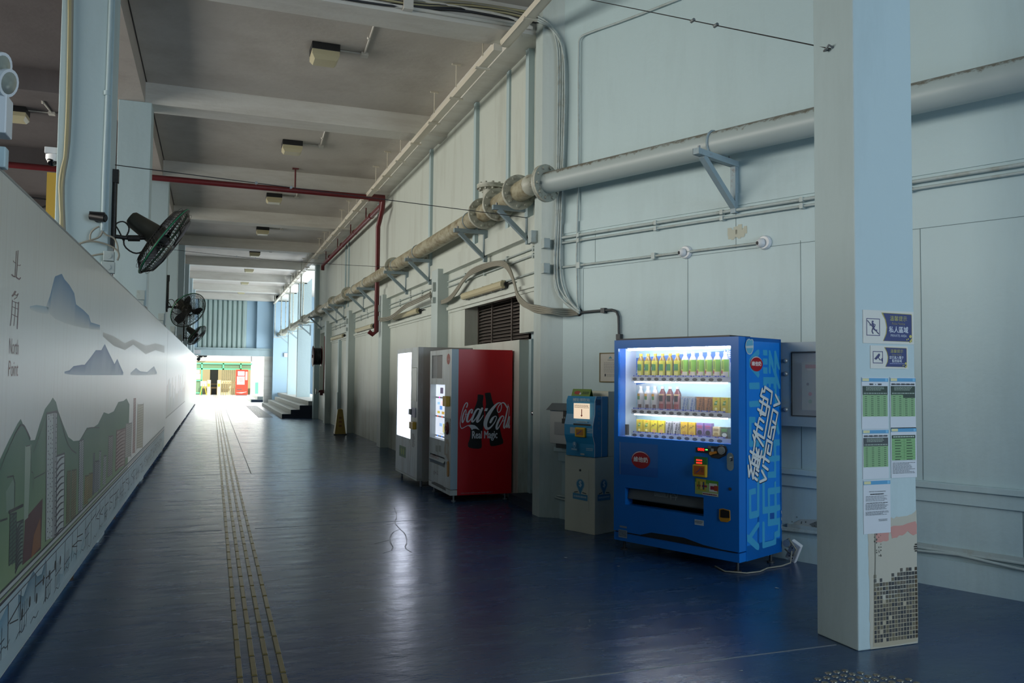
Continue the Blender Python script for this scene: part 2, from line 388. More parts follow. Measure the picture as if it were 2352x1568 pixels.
    def text(s, t, u, v, h, col, lay=None, al='l', wd=None, shear=0, bold=0, rot=0, vert=False):
        vs, fs = text_geo(t, 0)
        if not vs: return s
        x0 = min(p[0] for p in vs); x1 = max(p[0] for p in vs); y0 = min(p[1] for p in vs); y1 = max(p[1] for p in vs)
        sy = h/max(1e-6, y1-y0); sx = wd/max(1e-6, x1-x0) if wd else sy; W_ = (x1-x0)*sx
        off = {'l': 0, 'c': -W_/2, 'r': -W_}[al]; c, si = math.cos(rot), math.sin(rot); q = []
        d_ = bold*h*.9
        for ox, oy in (((-d_, 0), (d_, 0), (0, -d_), (0, d_)) if bold else ((0, 0),)):
            q = []; s.k += 1
            for x, y in vs:
                a = (x-x0)*sx+off + shear*(y-y0)*sy+ox; b = (y-y0)*sy+oy; q.append(s.P(u+a*c-b*si, v+a*si+b*c, lay))
            s.mb.add(q, fs, col=lin(col))
        return s
    def lines(s, u0, v0, u1, v1, n, col, lay=None, th=.35, jit=.25):
        """rows of small print, each row a run of short word-like dashes"""
        rnd = random.Random(int((u0+v0)*1e4)); dv = (v1-v0)/n
        for i in range(n):
            vv = v1-(i+.5)*dv; u = u0; end = u1-(u1-u0)*rnd.random()*jit
            while u < end:
                l_ = (u1-u0)*(.04+.09*rnd.random()); s.rect(u, vv-dv*th/2, min(u+l_, end), vv+dv*th/2, col, lay); u += l_+(u1-u0)*.018
        return s
    def build(s, name, parent=None, mt=None): return s.mb.build(name, mt or M_PRINT, parent or s.root)

# ---------------------------------------------------------------- the setting
GRID = [7.95+4.45*k for k in range(9)]
def xm(y): return -.875+.0035*(y-5)          # face of the mural hoarding
ZC, ZB = 5.55, 5.25
mb = MB(); mb.box(-9, -7, -.2, 10, 44.2, 0); struct('floor', mb, M_FLOOR)
M_YARD = paint('yard_paving', 'c9ccca', 'a9adab', .5, .35, sc=2, streak=(1, 1, 1), bump=.05)
mb = MB(); mb.box(-9, 44.2, -.2, 30, 90, -.001); mb.box(8.5, 20, -.21, 30, 44.2, -.001); struct('floor_yard', mb, M_YARD)
mb = MB(); mb.box(-.95, -7, ZC, 10, 44.2, ZC+.2); struct('ceiling', mb, M_CEIL)
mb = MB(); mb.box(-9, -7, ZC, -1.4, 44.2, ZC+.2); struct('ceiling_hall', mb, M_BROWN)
mb = MB(); mb.box(-9, -7.2, 0, 3.2, -7, ZC); struct('wall_added_sky_block', mb, M_WALLB)  # unseen wall added to block sky light from behind, open at the right
# transverse beams
by = [(3.9, 4.3), (8.3, 8.72)]+[(g, g+.42) for g in GRID[1:]]
for i, (a, b) in enumerate(by):
    zb = ZB
    mb = MB(); mb.box(-.97, a, zb, 3.6 if i else 5.3, b, ZC); struct('trim_%d' % (i+1), mb, M_BEAM)
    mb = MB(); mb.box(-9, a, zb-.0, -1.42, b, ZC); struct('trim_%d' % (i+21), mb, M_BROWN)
mb = MB(); mb.box(-1.42, -7, ZB, -.97, 44, ZC+.2); struct('trim_11', mb, paint('edge_beam_paint', 'a59f98', '857c74', .5, .6))
mb = MB(); mb.box(3.12, 8.72, ZB+.04, 3.6, 44, ZC); struct('trim_12', mb, M_BEAM)
# right wall, far part (runs along the corridor)
XA = 3.45
lv = (onx(1194, 671, XA).y, onx(1193, 780, XA).z, onx(1068, 703, XA).y, onx(1068, 703, XA).z)   # louvre hole
mb = MB(); mb.cells((XA, 0, 0), (0, 1, 0), (0, 0, 1), (1, 0, 0), [8.0, 29.1], [0, 3.3], [(lv[0], lv[1], lv[2], lv[3]), (8.31, 0, 9.206, 2.0), (26.6, 1.0, 28.6, 2.9)], .35)
mb.box(3.8, 8, 0, 3.95, 29.1, 3.3)
mb.box(3.40, 8.0, 3.3, 3.8, 29.1, ZC)
struct('wall_right', mb, M_PANEL)
mb = MB(); mb.box(3.36, 8.3, 3.08, 3.46, 29.0, 3.30); struct('trim_13', mb, M_PANEL)
k = 30
for px_, py_, wd in ((1228, 130, .07), (1174, 200, .025), (1101, 300, .05), (995, 400, .045), (873, 500, .04), (804, 560, .03), (797, 565, .03)):
    y_ = onx(px_, py_, 3.40).y
    mb = MB(); mb.box(3.40-wd, y_, 3.3, 3.41, y_+.1, ZB+.03); struct('trim_%d' % k, mb, M_BLUE); k += 1
# pilasters
for i, y0 in enumerate(GRID[1:5]):
    mb = MB(); mb.box(3.275, y0, 0, 3.5, y0+.38, 3.16); struct('trim_%d' % (40+i), mb, M_PILA, .006)
mb = MB()
mb.prism([(3.275, 8.3), (3.275, 8.10), (3.335, 8.05), (3.60, 7.85), (3.60, 8.3)], (0, 0, 0), (1, 0, 0), (0, 1, 0), (0, 0, 1), ZC)
struct('trim_44', mb, M_PILA, .005)
# fins past the wall end and the portal wall
for i, y0 in enumerate((34.65, 39.1)):
    mb = MB(); mb.box(3.275, y0, .3, 3.80, y0+.35, ZC); struct('trim_%d' % (50+i), mb, M_BLUE)
mb = MB(); mb.box(3.275, 28.75, 0, 3.95, 29.1, ZC); struct('trim_52', mb, M_BLUE)
YP = 44.0
mb = MB(); mb.box(2.9, YP-.45, 0, 8.5, YP, ZC); mb.box(2.1, YP, 2.83, 2.95, YP+.35, ZC); mb.box(-.75, YP+.25, 2.83, 2.2, YP+.35, ZC); mb.box(-9, YP, 0, -1.4, YP+.35, ZC); mb.box(-1.4, YP, 2.43, -.75, YP+.35, ZC)
struct('wall_far', mb, mat('portal_paint_blue', 'a5c3d6', .5))
mb = MB(); mb.box(-1.4, YP-.1, 2.43, 2.95, YP+.35, 2.83); struct('trim_53', mb, M_BLUE)
mb = MB(); mb.box(2.5, YP-.1, 0, 2.9, YP+.35, 2.43); struct('trim_54', mb, M_BEAM)
mb = MB()
for i in range(10):
    x0 = -.75+i*.235
    mb.prism([(0, 0), (.05, -.1), (.155, -.1), (.205, 0), (.235, 0), (.235, .04), (0, .04)], (x0, YP+.18, 2.83), (1, 0, 0), (0, 1, 0), (0, 0, 1), 2.42)
tag(mb.build('corrugated_shutter', paint('shutter_paint', 'a9bdb9', '8d9a94', .4)), 'pale green corrugated panel filling the wall above the far doorway', 'shutter')
# right wall, near part (swings towards the camera)
def wbbox(mb_, s0, n0, z0, s1, n1, z1):
    mb_.prism([(s0, 0), (s1, 0), (s1, 1), (s0, 1)], bw(0, n0, z0), SB, NB*(n1-n0), (0, 0, 1), z1-z0)
mb = MB(); wbbox(mb, .02, -.3, 0, 14, 0, ZC); struct('wall_near_right', mb, M_WALLB)  # out-of-view length added, like the ceiling's, to keep sun off the floor
mb = MB(); wbbox(mb, .06, 0, 2.995, 9.5, .012, 3.10); struct('trim_60', mb, M_WALLB)
mb = MB(); wbbox(mb, -.02, 0, .70, 9.5, .05, .745); wbbox(mb, .02, 0, .60, 9.5, .022, .70); struct('trim_61', mb, M_WALLB, .004)
mb = MB(); wbbox(mb, -.03, 0, 0, 9.5, .012, .2); struct('baseboard_right', mb, M_WALLB)
M_JOINT = mat('panel_joint_gap', '66797c', .8)
mb = MB()
for s_, z0, z1 in ((.34, .75, 2.6), (1.62, .75, 2.62), (2.72, .75, 2.62), (3.66, .75, 2.6), (4.55, .75, 2.6), (2.12, 2.62, 3.0), (.5, 2.65, 2.98), (4.3, .2, .6), (5.5, .75, 2.6)):
    wbbox(mb, s_-.002, 0, z0, s_+.002, .0015, z1)
wbbox(mb, .34, 0, 2.598, 9, .0015, 2.602)
struct('trim_62', mb, M_JOINT)
# left columns
COLX = lambda y: xm(y)-.03
for i, yf in enumerate((3.6, 8.0, 12.35, 16.9, 21.3, 25.7, 30.1, 34.5, 39)):
    x = COLX(yf); mb = MB(); mb.box(x-.42, yf, 0, x, yf+.42, ZC if i == 1 else ZB); struct('trim_%d' % (70+i), mb, M_BLUE, .006)
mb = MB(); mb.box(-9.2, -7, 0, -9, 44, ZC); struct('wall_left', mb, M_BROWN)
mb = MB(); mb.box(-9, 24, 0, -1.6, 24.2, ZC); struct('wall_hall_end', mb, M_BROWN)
# big square pillar on the right with worn mosaic base
PX0, PX1, PY0, PY1 = 3.335, 3.757, 3.605, 3.93
mb = MB(); mb.box(PX0, PY0, 0, PX1, PY1, ZC); pil = struct('trim_80', mb, M_BLUE, .008)

# ---------------------------------------------------------------- mural hoarding
def mural(y0, y1, name_label):
    root = thing('mural_hoarding', name_label, 'hoarding', (xm(y0), y0, 0))
    W_ = lambda y, d=0: (xm(y)-xm(y0)+d, y-y0)
    mb = MB(); a = W_(y0); b = W_(y1); c = W_(y1, -.04); d = W_(y0, -.04)
    mb.prism([a, b, c, d], (0, 0, .075), (1, 0, 0), (0, 1, 0), (0, 0, 1), 2.265)
    mb.build('panel', paint('mural_board', 'c6c6bd', 'b0a898', .45, .32, sc=3, streak=(1, 3, .15), bump=0), root)
    mb = MB(); mb.prism([W_(y0, -.03), W_(y1, -.03), W_(y1, -.07), W_(y0, -.07)], (0, 0, .03), (1, 0, 0), (0, 1, 0), (0, 0, 1), .05); mb.build('skirting_batten', M_WOOD, root)
    n = max(2, int((y1-y0)/2.6))
    for i in range(n+1):
        y = y0+.1+(y1-y0-.2)*i/n; p = W_(y, -.06); mb = MB(); mb.box(p[0]-.04, p[1]-.03, 0, p[0]+.03, p[1]+.03, .08); mb.build('foot', M_WOOD, root)
    mb = MB(); mb.prism([W_(y0, .002), W_(y1, .002), W_(y1, -.05), W_(y0, -.05)], (0, 0, 2.34), (1, 0, 0), (0, 1, 0), (0, 0, 1), .012); mb.build('top_edge', M_GREY, root)
    return root
m1 = mural(3.9, 17.3, 'long mural hoarding printed with misty peaks, towers and the words North Point')
m2 = mural(17.33, 28.2, 'second hoarding panel along the corridor, pale mist over faint towers')
m3 = mural(28.23, 43.9, 'farthest plain pale hoarding panel, nearest the green doorway')
def mural_art(root, y0):
    d_ = root.location.y-y0; A = Art((-.0035*d_, -d_, 0), (.0035, 1, 0), (0, 0, 1), root); A.umin = d_+.004 if d_ else -1e9
    A.N = Vector((1, -.0035, 0)); A.wN = A.N; A.eps = .0002; return A
A = mural_art(m1, 1.5)
# NB u runs away from the camera (to the right seen from the corridor), v is height
def q(pts, ox, oy, sc): return A.pxs(pts, ox, oy, sc)
MT = (0, 450, 3.137)
# upper big blue peak
top = q([(330, 800), (360, 720), (392, 590), (398, 578), (445, 560), (465, 600), (500, 640), (535, 700), (548, 780), (600, 820), (640, 860), (655, 910), (720, 930)], *MT)
base = q([(330, 800), (360, 850), (392, 880), (398, 885), (445, 905), (465, 915), (500, 925), (535, 935), (548, 938), (600, 950), (640, 955), (655, 960), (720, 965)], *MT)
A.grad(top, base, '2f6f96', 'bcbfb8')
top = q([(215, 795), (260, 785), (300, 790), (350, 800)], *MT); base = q([(215, 815), (260, 835), (300, 845), (350, 850)], *MT); A.grad(top, base, '8aa7b0', 'bfc1ba')
top = q([(465, 1265), (500, 1255), (530, 1225), (590, 1215), (610, 1215), (650, 1165), (690, 1110), (730, 1110), (755, 1065), (790, 1140), (825, 1210), (845, 1172), (865, 1220), (888, 1270)], *MT)
base = q([(465, 1280), (500, 1285), (530, 1288), (590, 1290), (610, 1290), (650, 1290), (690, 1290), (730, 1290), (755, 1290), (790, 1290), (825, 1290), (845, 1290), (865, 1290), (888, 1290)], *MT)
A.grad(top, base, '3f6390', '9fb0bb')
top = q([(940, 1275), (980, 1238), (1010, 1262), (1060, 1268), (1110, 1225), (1130, 1270)], *MT); base = q([(940, 1288), (980, 1290), (1010, 1290), (1060, 1288), (1110, 1286), (1130, 1284)], *MT)
A.grad(top, base, '8296a8', 'bcc3c2')
# warm cloud bands
top = q([(740, 980), (820, 1010), (900, 1060), (960, 1030), (1050, 1080), (1120, 1060), (1185, 1080)], *MT); base = q([(740, 1010), (820, 1080), (900, 1110), (960, 1070), (1050, 1140), (1120, 1110), (1185, 1130)], *MT)
A.grad(top, base, 'c2bfb4', 'aaa79c')
# green hills
G = (0, 880, 3.733)
top = q([(-160, 900), (-60, 720), (0, 650), (70, 500), (150, 345), (178, 305), (200, 360), (262, 490), (300, 485), (340, 350), (385, 220), (430, 160), (452, 122), (480, 160), (500, 240), (540, 350), (585, 460), (630, 495), (680, 490), (700, 460), (745, 380), (800, 378), (840, 350), (890, 248), (930, 262), (975, 240), (1015, 160), (1060, 150), (1085, 130), (1110, 180)], *G)
base = [(p[0], .1) for p in top]
basev = []
ln0 = A.px(*(0+0/3.733, 880+1700/3.733)); ln1 = A.px(0+1232/3.733, 880+520/3.733)
for p in top:
    t = (p[0]-ln0[0])/(ln1[0]-ln0[0]); basev.append((p[0], .43))
A.grad(top, basev, '34604a', '7a9068')
for pts, ct in (([(-60, 1560), (-40, 900), (-10, 780), (40, 700), (50, 1400), (40, 1500)], '345a44'), ([(245, 1560), (260, 1050), (330, 860), (370, 800), (365, 1320), (250, 1545)], '3a5645')):
    pass
def quadpx(x0, y0, x1, y1, x2, y2, x3, y3, col, lay=2): A.poly(q([(x0, y0), (x1, y1), (x2, y2), (x3, y3)], *G), col, lay)
quadpx(190, 1560, 215, 1160, 365, 985, 350, 1420, '4a2524', 2)
quadpx(265, 1500, 290, 1300, 345, 1150, 345, 1400, '7a4a22', 3)
quadpx(215, 540, 268, 525, 240, 1150, 205, 1180, '8a9a86', 2)
quadpx(50, 930, 125, 800, 122, 1060, 55, 1110, '6f8472', 2)
def tower(xl, xr, yt, yb, slope, body, ink, style, n=12, lay=4):
    """xl..xr crop columns, yt top, yb bottom"""
    dy = slope
    a, b, c, d = q([(xl, yt+dy), (xr, yt), (xr-8, yb-dy*1.5), (xl-10, yb)], *G)
    A.poly([a, b, c, d], body, lay)
    def L(p, r_, t): return (p[0]+(r_[0]-p[0])*t, p[1]+(r_[1]-p[1])*t)
    th = (b[0]-a[0])*.06
    A.stroke([a, d], th, ink, lay+1); A.stroke([b, c], th, ink, lay+1); A.stroke([a, b], min(th, .012), ink, lay+1)
    tv = min(th*1.1, .0085)
    rnd = random.Random(xl)
    for i in range(n):
        t = (i+.5)/n; l_ = L(a, d, t); r_ = L(b, c, t)
        if style == 'dots':
            for k_ in (.18, .36, .56, .9):
                p = L(l_, r_, k_+rnd.uniform(-.04, .04)); A.ell(p[0], p[1]+rnd.uniform(-.01, .01), (b[0]-a[0])*.035, .005, ink, lay+1, 6)
        elif style == 'arc':
            A.stroke([(l_[0], l_[1]-.03), L(l_, r_, .5), (r_[0], r_[1]+.0)], [tv*2.2, tv*1.6, tv*.5], ink, lay+1, smooth=1)
        elif style == 'hatch':
            A.stroke([(l_[0]+th, l_[1]-.012), (r_[0]-th, r_[1]+.012)], tv*.8, ink, lay+1)
            p = L(l_, r_, .5); A.stroke([(p[0], p[1]-.012), (p[0], p[1]+.012)], tv, ink, lay+1)
    if style == 'dots':
        for k_ in (.68, .82): A.stroke([L(a, b, k_), L(d, c, k_)], th*.9, ink, lay+1)
tower(400, 488, 240, 1345, 20, 'a9b0ab', '2c2a30', 'dots', 26)
tower(484, 552, 600, 1300, 25, 'aab1ad', '33343a', 'arc', 12)
tower(680, 716, 480, 1100, 15, 'a3aaa8', '3a3d42', 'hatch', 30)
tower(84, 140, 1110, 1560, 15, '3c5a48', '22282a', 'hatch', 12)
tower(142, 200, 1170, 1580, 25, '5f7566', '22282a', 'arc', 11)
tower(575, 605, 750, 1200, 8, '6d6a48', '45432a', 'hatch', 20)
tower(615, 655, 740, 1165, 8, '77714a', '45432a', 'hatch', 20)
tower(728, 760, 790, 1040, 6, '8a7c3c', '4a4526', 'hatch', 12)
tower(762, 795, 770, 990, 6, '827638', '4a4526', 'hatch', 12)
tower(800, 812, 600, 960, 2, '5d6468', '2c3036', 'hatch', 20)
tower(814, 848, 665, 940, 6, '7e8584', '33383c', 'hatch', 16)
tower(850, 866, 580, 910, 3, '8d9595', '33383c', 'hatch', 14)
tower(888, 912, 620, 870, 4, '969c98', '474a4a', 'hatch', 12)
tower(932, 968, 450, 800, 8, '8a8b84', '4a3c3c', 'hatch', 20)
tower(1000, 1076, 385, 740, 25, '98877c', '6a4a46', 'arc', 11)
tower(1080, 1130, 340, 640, 10, 'a29f92', '7d7a74', 'hatch', 16)
tower(1145, 1165, 130, 600, 3, 'a58a80', '8c6a60', 'hatch', 20)
tower(1180, 1230, 180, 560, 6, 'aaa48c', '88806a', 'hatch', 18)
for pts, w_ in (([(120, 450), (160, 385), (178, 355), (205, 360), (235, 420), (258, 475)], 6), ([(470, 245), (500, 250), (530, 350), (560, 460), (600, 560), (652, 600)], 6), ([(60, 1160), (0, 1180)], 6), ([(60, 805), (128, 790), (122, 1060)], 5), ([(75, 1105), (195, 1045)], 10), ([(285, 590), (330, 470), (385, 290)], 3), ([(700, 470), (745, 385), (800, 378), (850, 380)], 5), ([(0, 740), (70, 560), (155, 385)], 3), ([(290, 815), (385, 765)], 4), ([(220, 540), (268, 528), (262, 760), (285, 765), (282, 900)], 3)):
    P_ = q(pts, *G); W_ = w_/3.733*.006
    A.stroke(P_, W_, '2a2c2c', 6, smooth=1)
# railway, quay and water along the foot of the print
u0, u1 = A.px(0, 1500)[0], 15.5
for v_, t_, c_ in ((.475, .012, '34373a'), (.445, .006, '4a4d4e'), (.42, .014, '2d3033'), (.385, .006, '4a4d50')):
    A.rect(.6, v_-t_/2, u1, v_+t_/2, c_, 7)
A.rect(.6, .45, u1, .47, 'a7aca8', 7)
A.rect(.3, .08, u1, .42, '9db0b4', 2)
rnd = random.Random(3)
for i in range(46):
    u = 1.2+i*.3+rnd.uniform(-.06, .06)
    if u > 15.2: break
    h_ = rnd.uniform(.10, .24); k_ = rnd.random()
    A.stroke([(u, .38), (u+rnd.uniform(-.02, .02), .38-h_)], .012, '25282b', 7)
    if k_ < .7: A.stroke([(u, .33-rnd.random()*.05), (u+.26, .33-rnd.random()*.05)], .009, '2c3033', 7)
    if k_ < .5: A.stroke([(u+.04, .28), (u+.22, .25)], .007, '33373a', 7)
    if k_ > .6:
        for j in range(4): A.stroke([(u+.05*j, .30), (u+.05*j, .16)], .007, '1f2c36', 7)
        A.stroke([(u, .23), (u+.2, .24)], .007, '1f2c36', 7)
for a_, b_, c_, d_, cc in ((1.6, .15, 3.0, .48, '5f8a9e'), (3.2, .2, 3.9, .5, '48707f'), (4.3, .12, 5.4, .3, '86a4ac'), (6.3, .1, 9, .22, '8fa9ad'), (9.5, .1, 15, .3, 'a7b6b4')):
    A.grad([(a_+(c_-a_)*t/6, d_*.75-.04*math.sin(t*1.7)) for t in range(7)], [(a_+(c_-a_)*t/6, b_) for t in range(7)], cc, 'a5b7ba', 3)
for i in range(40):
    u = .8+i*.34; v_ = .12+rnd.random()*.12; A.stroke([(u, v_), (u+.07, v_+.02), (u+.13, v_-.01), (u+.2, v_+.012)], .006, '39454c', 7, smooth=1)
for i in range(7):
    u = 3.3+i*.18; A.ell(u, .27+rnd.uniform(-.04, .04), .025, .03, '2b3634', 6, 9)
# place name
TX = (0, 560, 4.9); C_ = '5b3a3c'
def br(pts, w_=5): A.stroke(q(pts, *TX), [w_*.0011*(1 if len(pts) < 3 else 1)]*len(pts) if not isinstance(w_, list) else [x*.0011 for x in w_], C_, 3)
WW = .012
def st(pts, w_=.012):
    hw = w_*640
    for (x0, y0), (x1, y1) in zip(pts, pts[1:]):
        L = math.hypot(x1-x0, y1-y0) or 1; nx, ny = -(y1-y0)/L*hw/2, (x1-x0)/L*hw/2; ex, ey = (x1-x0)/L*hw*.3, (y1-y0)/L*hw*.3
        A.poly(q([(x0+nx-ex, y0+ny-ey), (x1+nx+ex, y1+ny+ey), (x1-nx+ex, y1-ny+ey), (x0-nx-ex, y0-ny-ey)], *TX), C_, 3)
st([(184, 80), (176, 230), (168, 375)]); st([(203, 75), (194, 230), (184, 380)]); st([(147, 190), (158, 206), (178, 216)]); st([(130, 345), (148, 364), (170, 370)], .02); st([(192, 238), (222, 243), (229, 235)]); st([(185, 378), (215, 398), (229, 380)], .02)
st([(172, 535), (158, 565), (138, 585)], .03); st([(160, 570), (190, 578), (203, 560)], .016); st([(203, 565), (185, 605), (158, 622)], .012)
st([(138, 630), (134, 720), (128, 820), (115, 920)]); st([(138, 645), (208, 668)]); st([(209, 655), (202, 790), (192, 955)], .016); st([(134, 705), (205, 735)]); st([(131, 790), (200, 825)]); st([(175, 655), (168, 800), (155, 920)], .01)
N0 = A.px(0+100/4.9, 560+1235/4.9); N1 = A.px(205/4.9, 560+1275/4.9); NT = A.px(105/4.9, 560+1060/4.9)
A.text('North', N0[0], N0[1], NT[1]-N0[1], '6f4c48', 3, wd=(N1[0]-N0[0]), vert=False)
N0 = A.px(92/4.9, 560+1490/4.9); N1 = A.px(200/4.9, 560+1495/4.9); NT = A.px(95/4.9, 560+1312/4.9)
A.text('Point', N0[0], N0[1], NT[1]-N0[1], '7d5548', 3, wd=(N1[0]-N0[0]))
A.build('printed_picture', m1)
A = mural_art(m2, 17.33)
rnd = random.Random(5)
for i in range(26):
    u = .2+i*.4; h_ = rnd.uniform(.25, .8); A.grad([(u, .65+h_), (u+.26, .65+h_+.04)], [(u, .62), (u+.26, .62)], rnd.choice(['b0a58f', 'a9aca0', 'b39f92', 'aeb09a']), 'bcb9ac')
A.rect(.05, .6, 10.7, .63, '8f8c80', 2)
A.build('printed_picture', m2)

# ---------------------------------------------------------------- tactile guide bars
mb = MB(); mb.frus(-.0145, -.14, 0, .0145, .14, .006, .003, .006)
proto = mb.build('tactile_bar', M_BRASS); tag(proto, 'raised brass-coloured tactile bar in the four-row guide line on the navy floor', 'tactile bar', 'tactile bars of the guide line, nearest three hundred')
LX = [.161, .229, .296, .364]
kk = 0
y = 3.2
first = True
rows = []
while y < 63: rows.append(y); y += .3
for y in rows[:75]:
    for x in LX:
        o = proto if first else proto.copy()
        if not first: COL.objects.link(o)
        first = False; o.location = (x, y, 0)
mb = MB()
for y in rows[75:]:
    for x in LX: mb.frus(x-.0145, y-.14, 0, x+.0145, y+.14, .006, .003, .006)
tag(mb.build('tactile_bars', M_BRASS), 'rest of the guide line of tactile bars running on to the far doorway', 'tactile bars', None, 'stuff')
# cast joints in the floor
for i, (y, x0, x1) in enumerate(((3.735, .45, 3.3), (8.3, -.95, .12), (8.3, .42, 2.5), (12.9, -.95, .12), (12.9, .42, 3.27))):
    mb = MB(); mb.box(x0, y-.006, 0, x1, y+.006, .0012); struct('trim_%d' % (90+i), mb, mat('floor_joint', '6a747c', .5))
mb = MB(); mb.box(.575, 12.9, 0, .585, 44, .001); struct('trim_95', mb, mat('floor_joint_dark', '14202c', .5))
A = Art((0, 0, .0006), (1, 0, 0), (0, 1, 0)); rnd = random.Random(4)
def fp(pts): return [(onz(x, y).x, onz(x, y).y) for x, y in pts]
for pts in ([(905, 1165), (912, 1185), (905, 1200), (918, 1215), (930, 1225), (935, 1245), (928, 1258), (945, 1268)], [(918, 1215), (900, 1222), (893, 1240), (905, 1262), (880, 1270)], [(905, 1200), (888, 1205)], [(893, 1240), (860, 1248)]):
    A.stroke(fp(pts), .0045, '10181f', 1, smooth=1); A.stroke([(u+.006, v-.004) for u, v in fp(pts)], .003, '66717a', 2, smooth=1)
tag(A.build('floor_crack'), 'branching crack in the navy floor in front of the two drinks machines', 'crack')
for i in range(14):
    A = Art((0, 0, .0006), (1, 0, 0), (0, 1, 0)); x, y = [(774, 1140), (1785, 1350), (1082, 1161), (1110, 1168), (1145, 1166), (1092, 1186), (1135, 1190), (1150, 1187), (1704, 1540), (1420, 1300), (700, 1232), (1300, 1280), (560, 1180), (830, 1400)][i]
    p = onz(x, y); A.poly([(p.x+rnd.uniform(.006, .02)*math.cos(a), p.y+rnd.uniform(.004, .02)*math.sin(a)) for a in [k*1.05 for k in range(6)]], '8b949a', 1); tag(A.build('floor_chip'), 'tiny pale chip in the paint of the navy floor', 'paint chip', 'pale chips on the navy floor')
# steel studs near the pillar
mb = MB(); mb.lathe([(.0175, 0), (.0165, .003), (.011, .0055), (.002, .006)], seg=14)
sp = mb.build('tactile_stud', M_STUD); tag(sp, 'steel dome stud of the warning patch on the floor in front of the pillar', 'tactile stud', 'steel studs in front of the pillar')
first = True
import itertools
ang = R(9)
for i in range(15):
    for j in range(12):
        x = 2.52+i*.053; yb_ = 3.44-.05*j
        # the patch is cut to a point at its far edge
        lim = 3.44-abs(i-9.3)*(.024 if i < 9.3 else .045)
        y_ = yb_+.0
        if y_ > lim or y_ < 3.02: continue
        o = sp if first else sp.copy()
        if not first: COL.objects.link(o)
        first = False; o.location = (x, y_, 0)
mb = MB()
for i in range(10):
    for j in range(58):
        mb.lathe([(.02, 0), (.012, .006)], (1.56+i*.05, 29.8+j*.2, 0), (0, 0, 1), 6)
for i in range(10): mb.box(1.545+i*.05, 29.7, 0, 1.575+i*.05, 41.3, .004)
tag(mb.build('tactile_warning_patch', mat('stud_patch_grey', '5c6062', .6)), 'long patch of grey tactile studs on the floor beside the concrete steps', 'tactile patch', None, 'stuff')

# ---------------------------------------------------------------- steps at the far right
root = thing('concrete_steps', 'wide flight of concrete steps with navy end, far right of the corridor', 'steps', (2.27, 29.12, 0))
for i in range(4):
    mb = MB(); mb.box(i*.293, 0, 0 if i == 0 else i*.147, 2.2, 14.3 if i == 3 else 12.5-i*.2 if False else 12.0, (i+1)*.147); mb.build('step', M_CONC, root)
mb = MB(); mb.prism([(0, 0), (1.005, 0), (1.005, .44), (.585, .44), (.585, .294), (.293, .294), (.293, .147), (0, .147)], (0.005, -.002, 0), (1, 0, 0), (0, 0, 1), (0, -1, 0), .01); mb.build('painted_end', M_NAVY, root)
root = thing('short_steps', 'two low concrete steps with navy end beyond the far doorway', 'steps', (2.0, 46.6, 0))
mb = MB(); mb.box(0, 0, 0, 2.5, 7, .15); mb.build('step', M_CONC, root)
mb = MB(); mb.box(.35, 0.3, .15, 2.5, 7, .3); mb.build('step', M_CONC, root)
mb = MB(); mb.box(.03, -.012, 0, .9, 0, .13); mb.build('painted_end', M_NAVY, root)

# ---------------------------------------------------------------- pipes
ZP = 3.535; XP = 3.17; RP = .112
t = thing('water_main', 'thick rust-streaked water pipe carried on brackets along both right walls', 'pipe', (XP, 8.1, ZP))
o0 = Vector((XP, 8.1, ZP))
pB0 = bw(-.03, .25, 3.50); pB1 = bw(9.5, .25, 3.50)
mb = MB(); mb.cyl(pB0-o0, pB1-o0, RP, 28); mb.build('near_pipe', M_PIPE, t)
mb = MB(); mb.tube([(0, y-8.1, 0) for y in (8.15, 9.2, 14, 20, 30, 43.9)], RP, 24); mb.build('far_pipe', paint('pipe_paint_rust_brown', 'a8a48c', '6a5a3a', .85, .45, sc=5, streak=(1, .6, 1), lo=.42, hi=.66), t)
def flange(p, ax, r=.195, th=.05, bolts=10):
    ax = Vector(ax).normalized(); p = Vector(p)-o0; mb = MB(); mb.lathe([(r, -th/2), (r, -.004), (r-.006, 0), (r, .004), (r, th/2)], p, ax, 28)
    a = ax.orthogonal().normalized(); b = ax.cross(a)
    for i in range(bolts):
        c, s_ = math.cos(2*PI*i/bolts), math.sin(2*PI*i/bolts); q_ = p+(a*c+b*s_)*(r-.035)
        mb.cyl(q_-ax*(th/2+.022), q_+ax*(th/2+.022), .017, 6)
    f = mb.build('flange', M_PIPE2, t); f['label'] = 'bolted round flange'
dB = (pB1-pB0).normalized()
flange(pB0+dB*.06, dB); flange((XP, 8.52, ZP), (0, 1, 0)); flange((XP, 9.22, ZP), (0, 1, 0)); flange((XP, 9.80, ZP), (0, 1, 0))
mb = MB(); mb.sphere((0, .03, 0), RP*1.02, 20, 12); mb.build('elbow', M_PIPE2, t)
mb = MB(); mb.cyl((0, 1.40, 0), (0, 1.40, .27), .1, 20); mb.build('tee_branch', M_PIPE2, t); flange((XP, 9.5, ZP+.27), (0, 0, 1), .175)
for y in (15.25, 20.8, 23.4, 26.5, 31, 36, 41): flange((XP, y, ZP), (0, 1, 0), .175, .07, 8)
for y in (10.33, 13.26, 15.02, 18.08, 19.6, 22.7, 24.2, 27.8):
    mb = MB(); mb.tube([(RP*1.04*math.sin(a*PI/8), y-8.1, RP*1.04*math.cos(a*PI/8)) for a in range(16)], .008, 5, True); mb.build('u_clamp', M_STEEL, t)
ub = MB()
c_ = bw(2.06, .25, 3.50)-o0; e1 = NB; 
ub.tube([c_+(NB*math.sin(a*PI/8)+Vector((0, 0, 1))*math.cos(a*PI/8))*(RP*1.04) for a in range(16)], .012, 6, True); ub.build('u_clamp', M_STEEL, t)
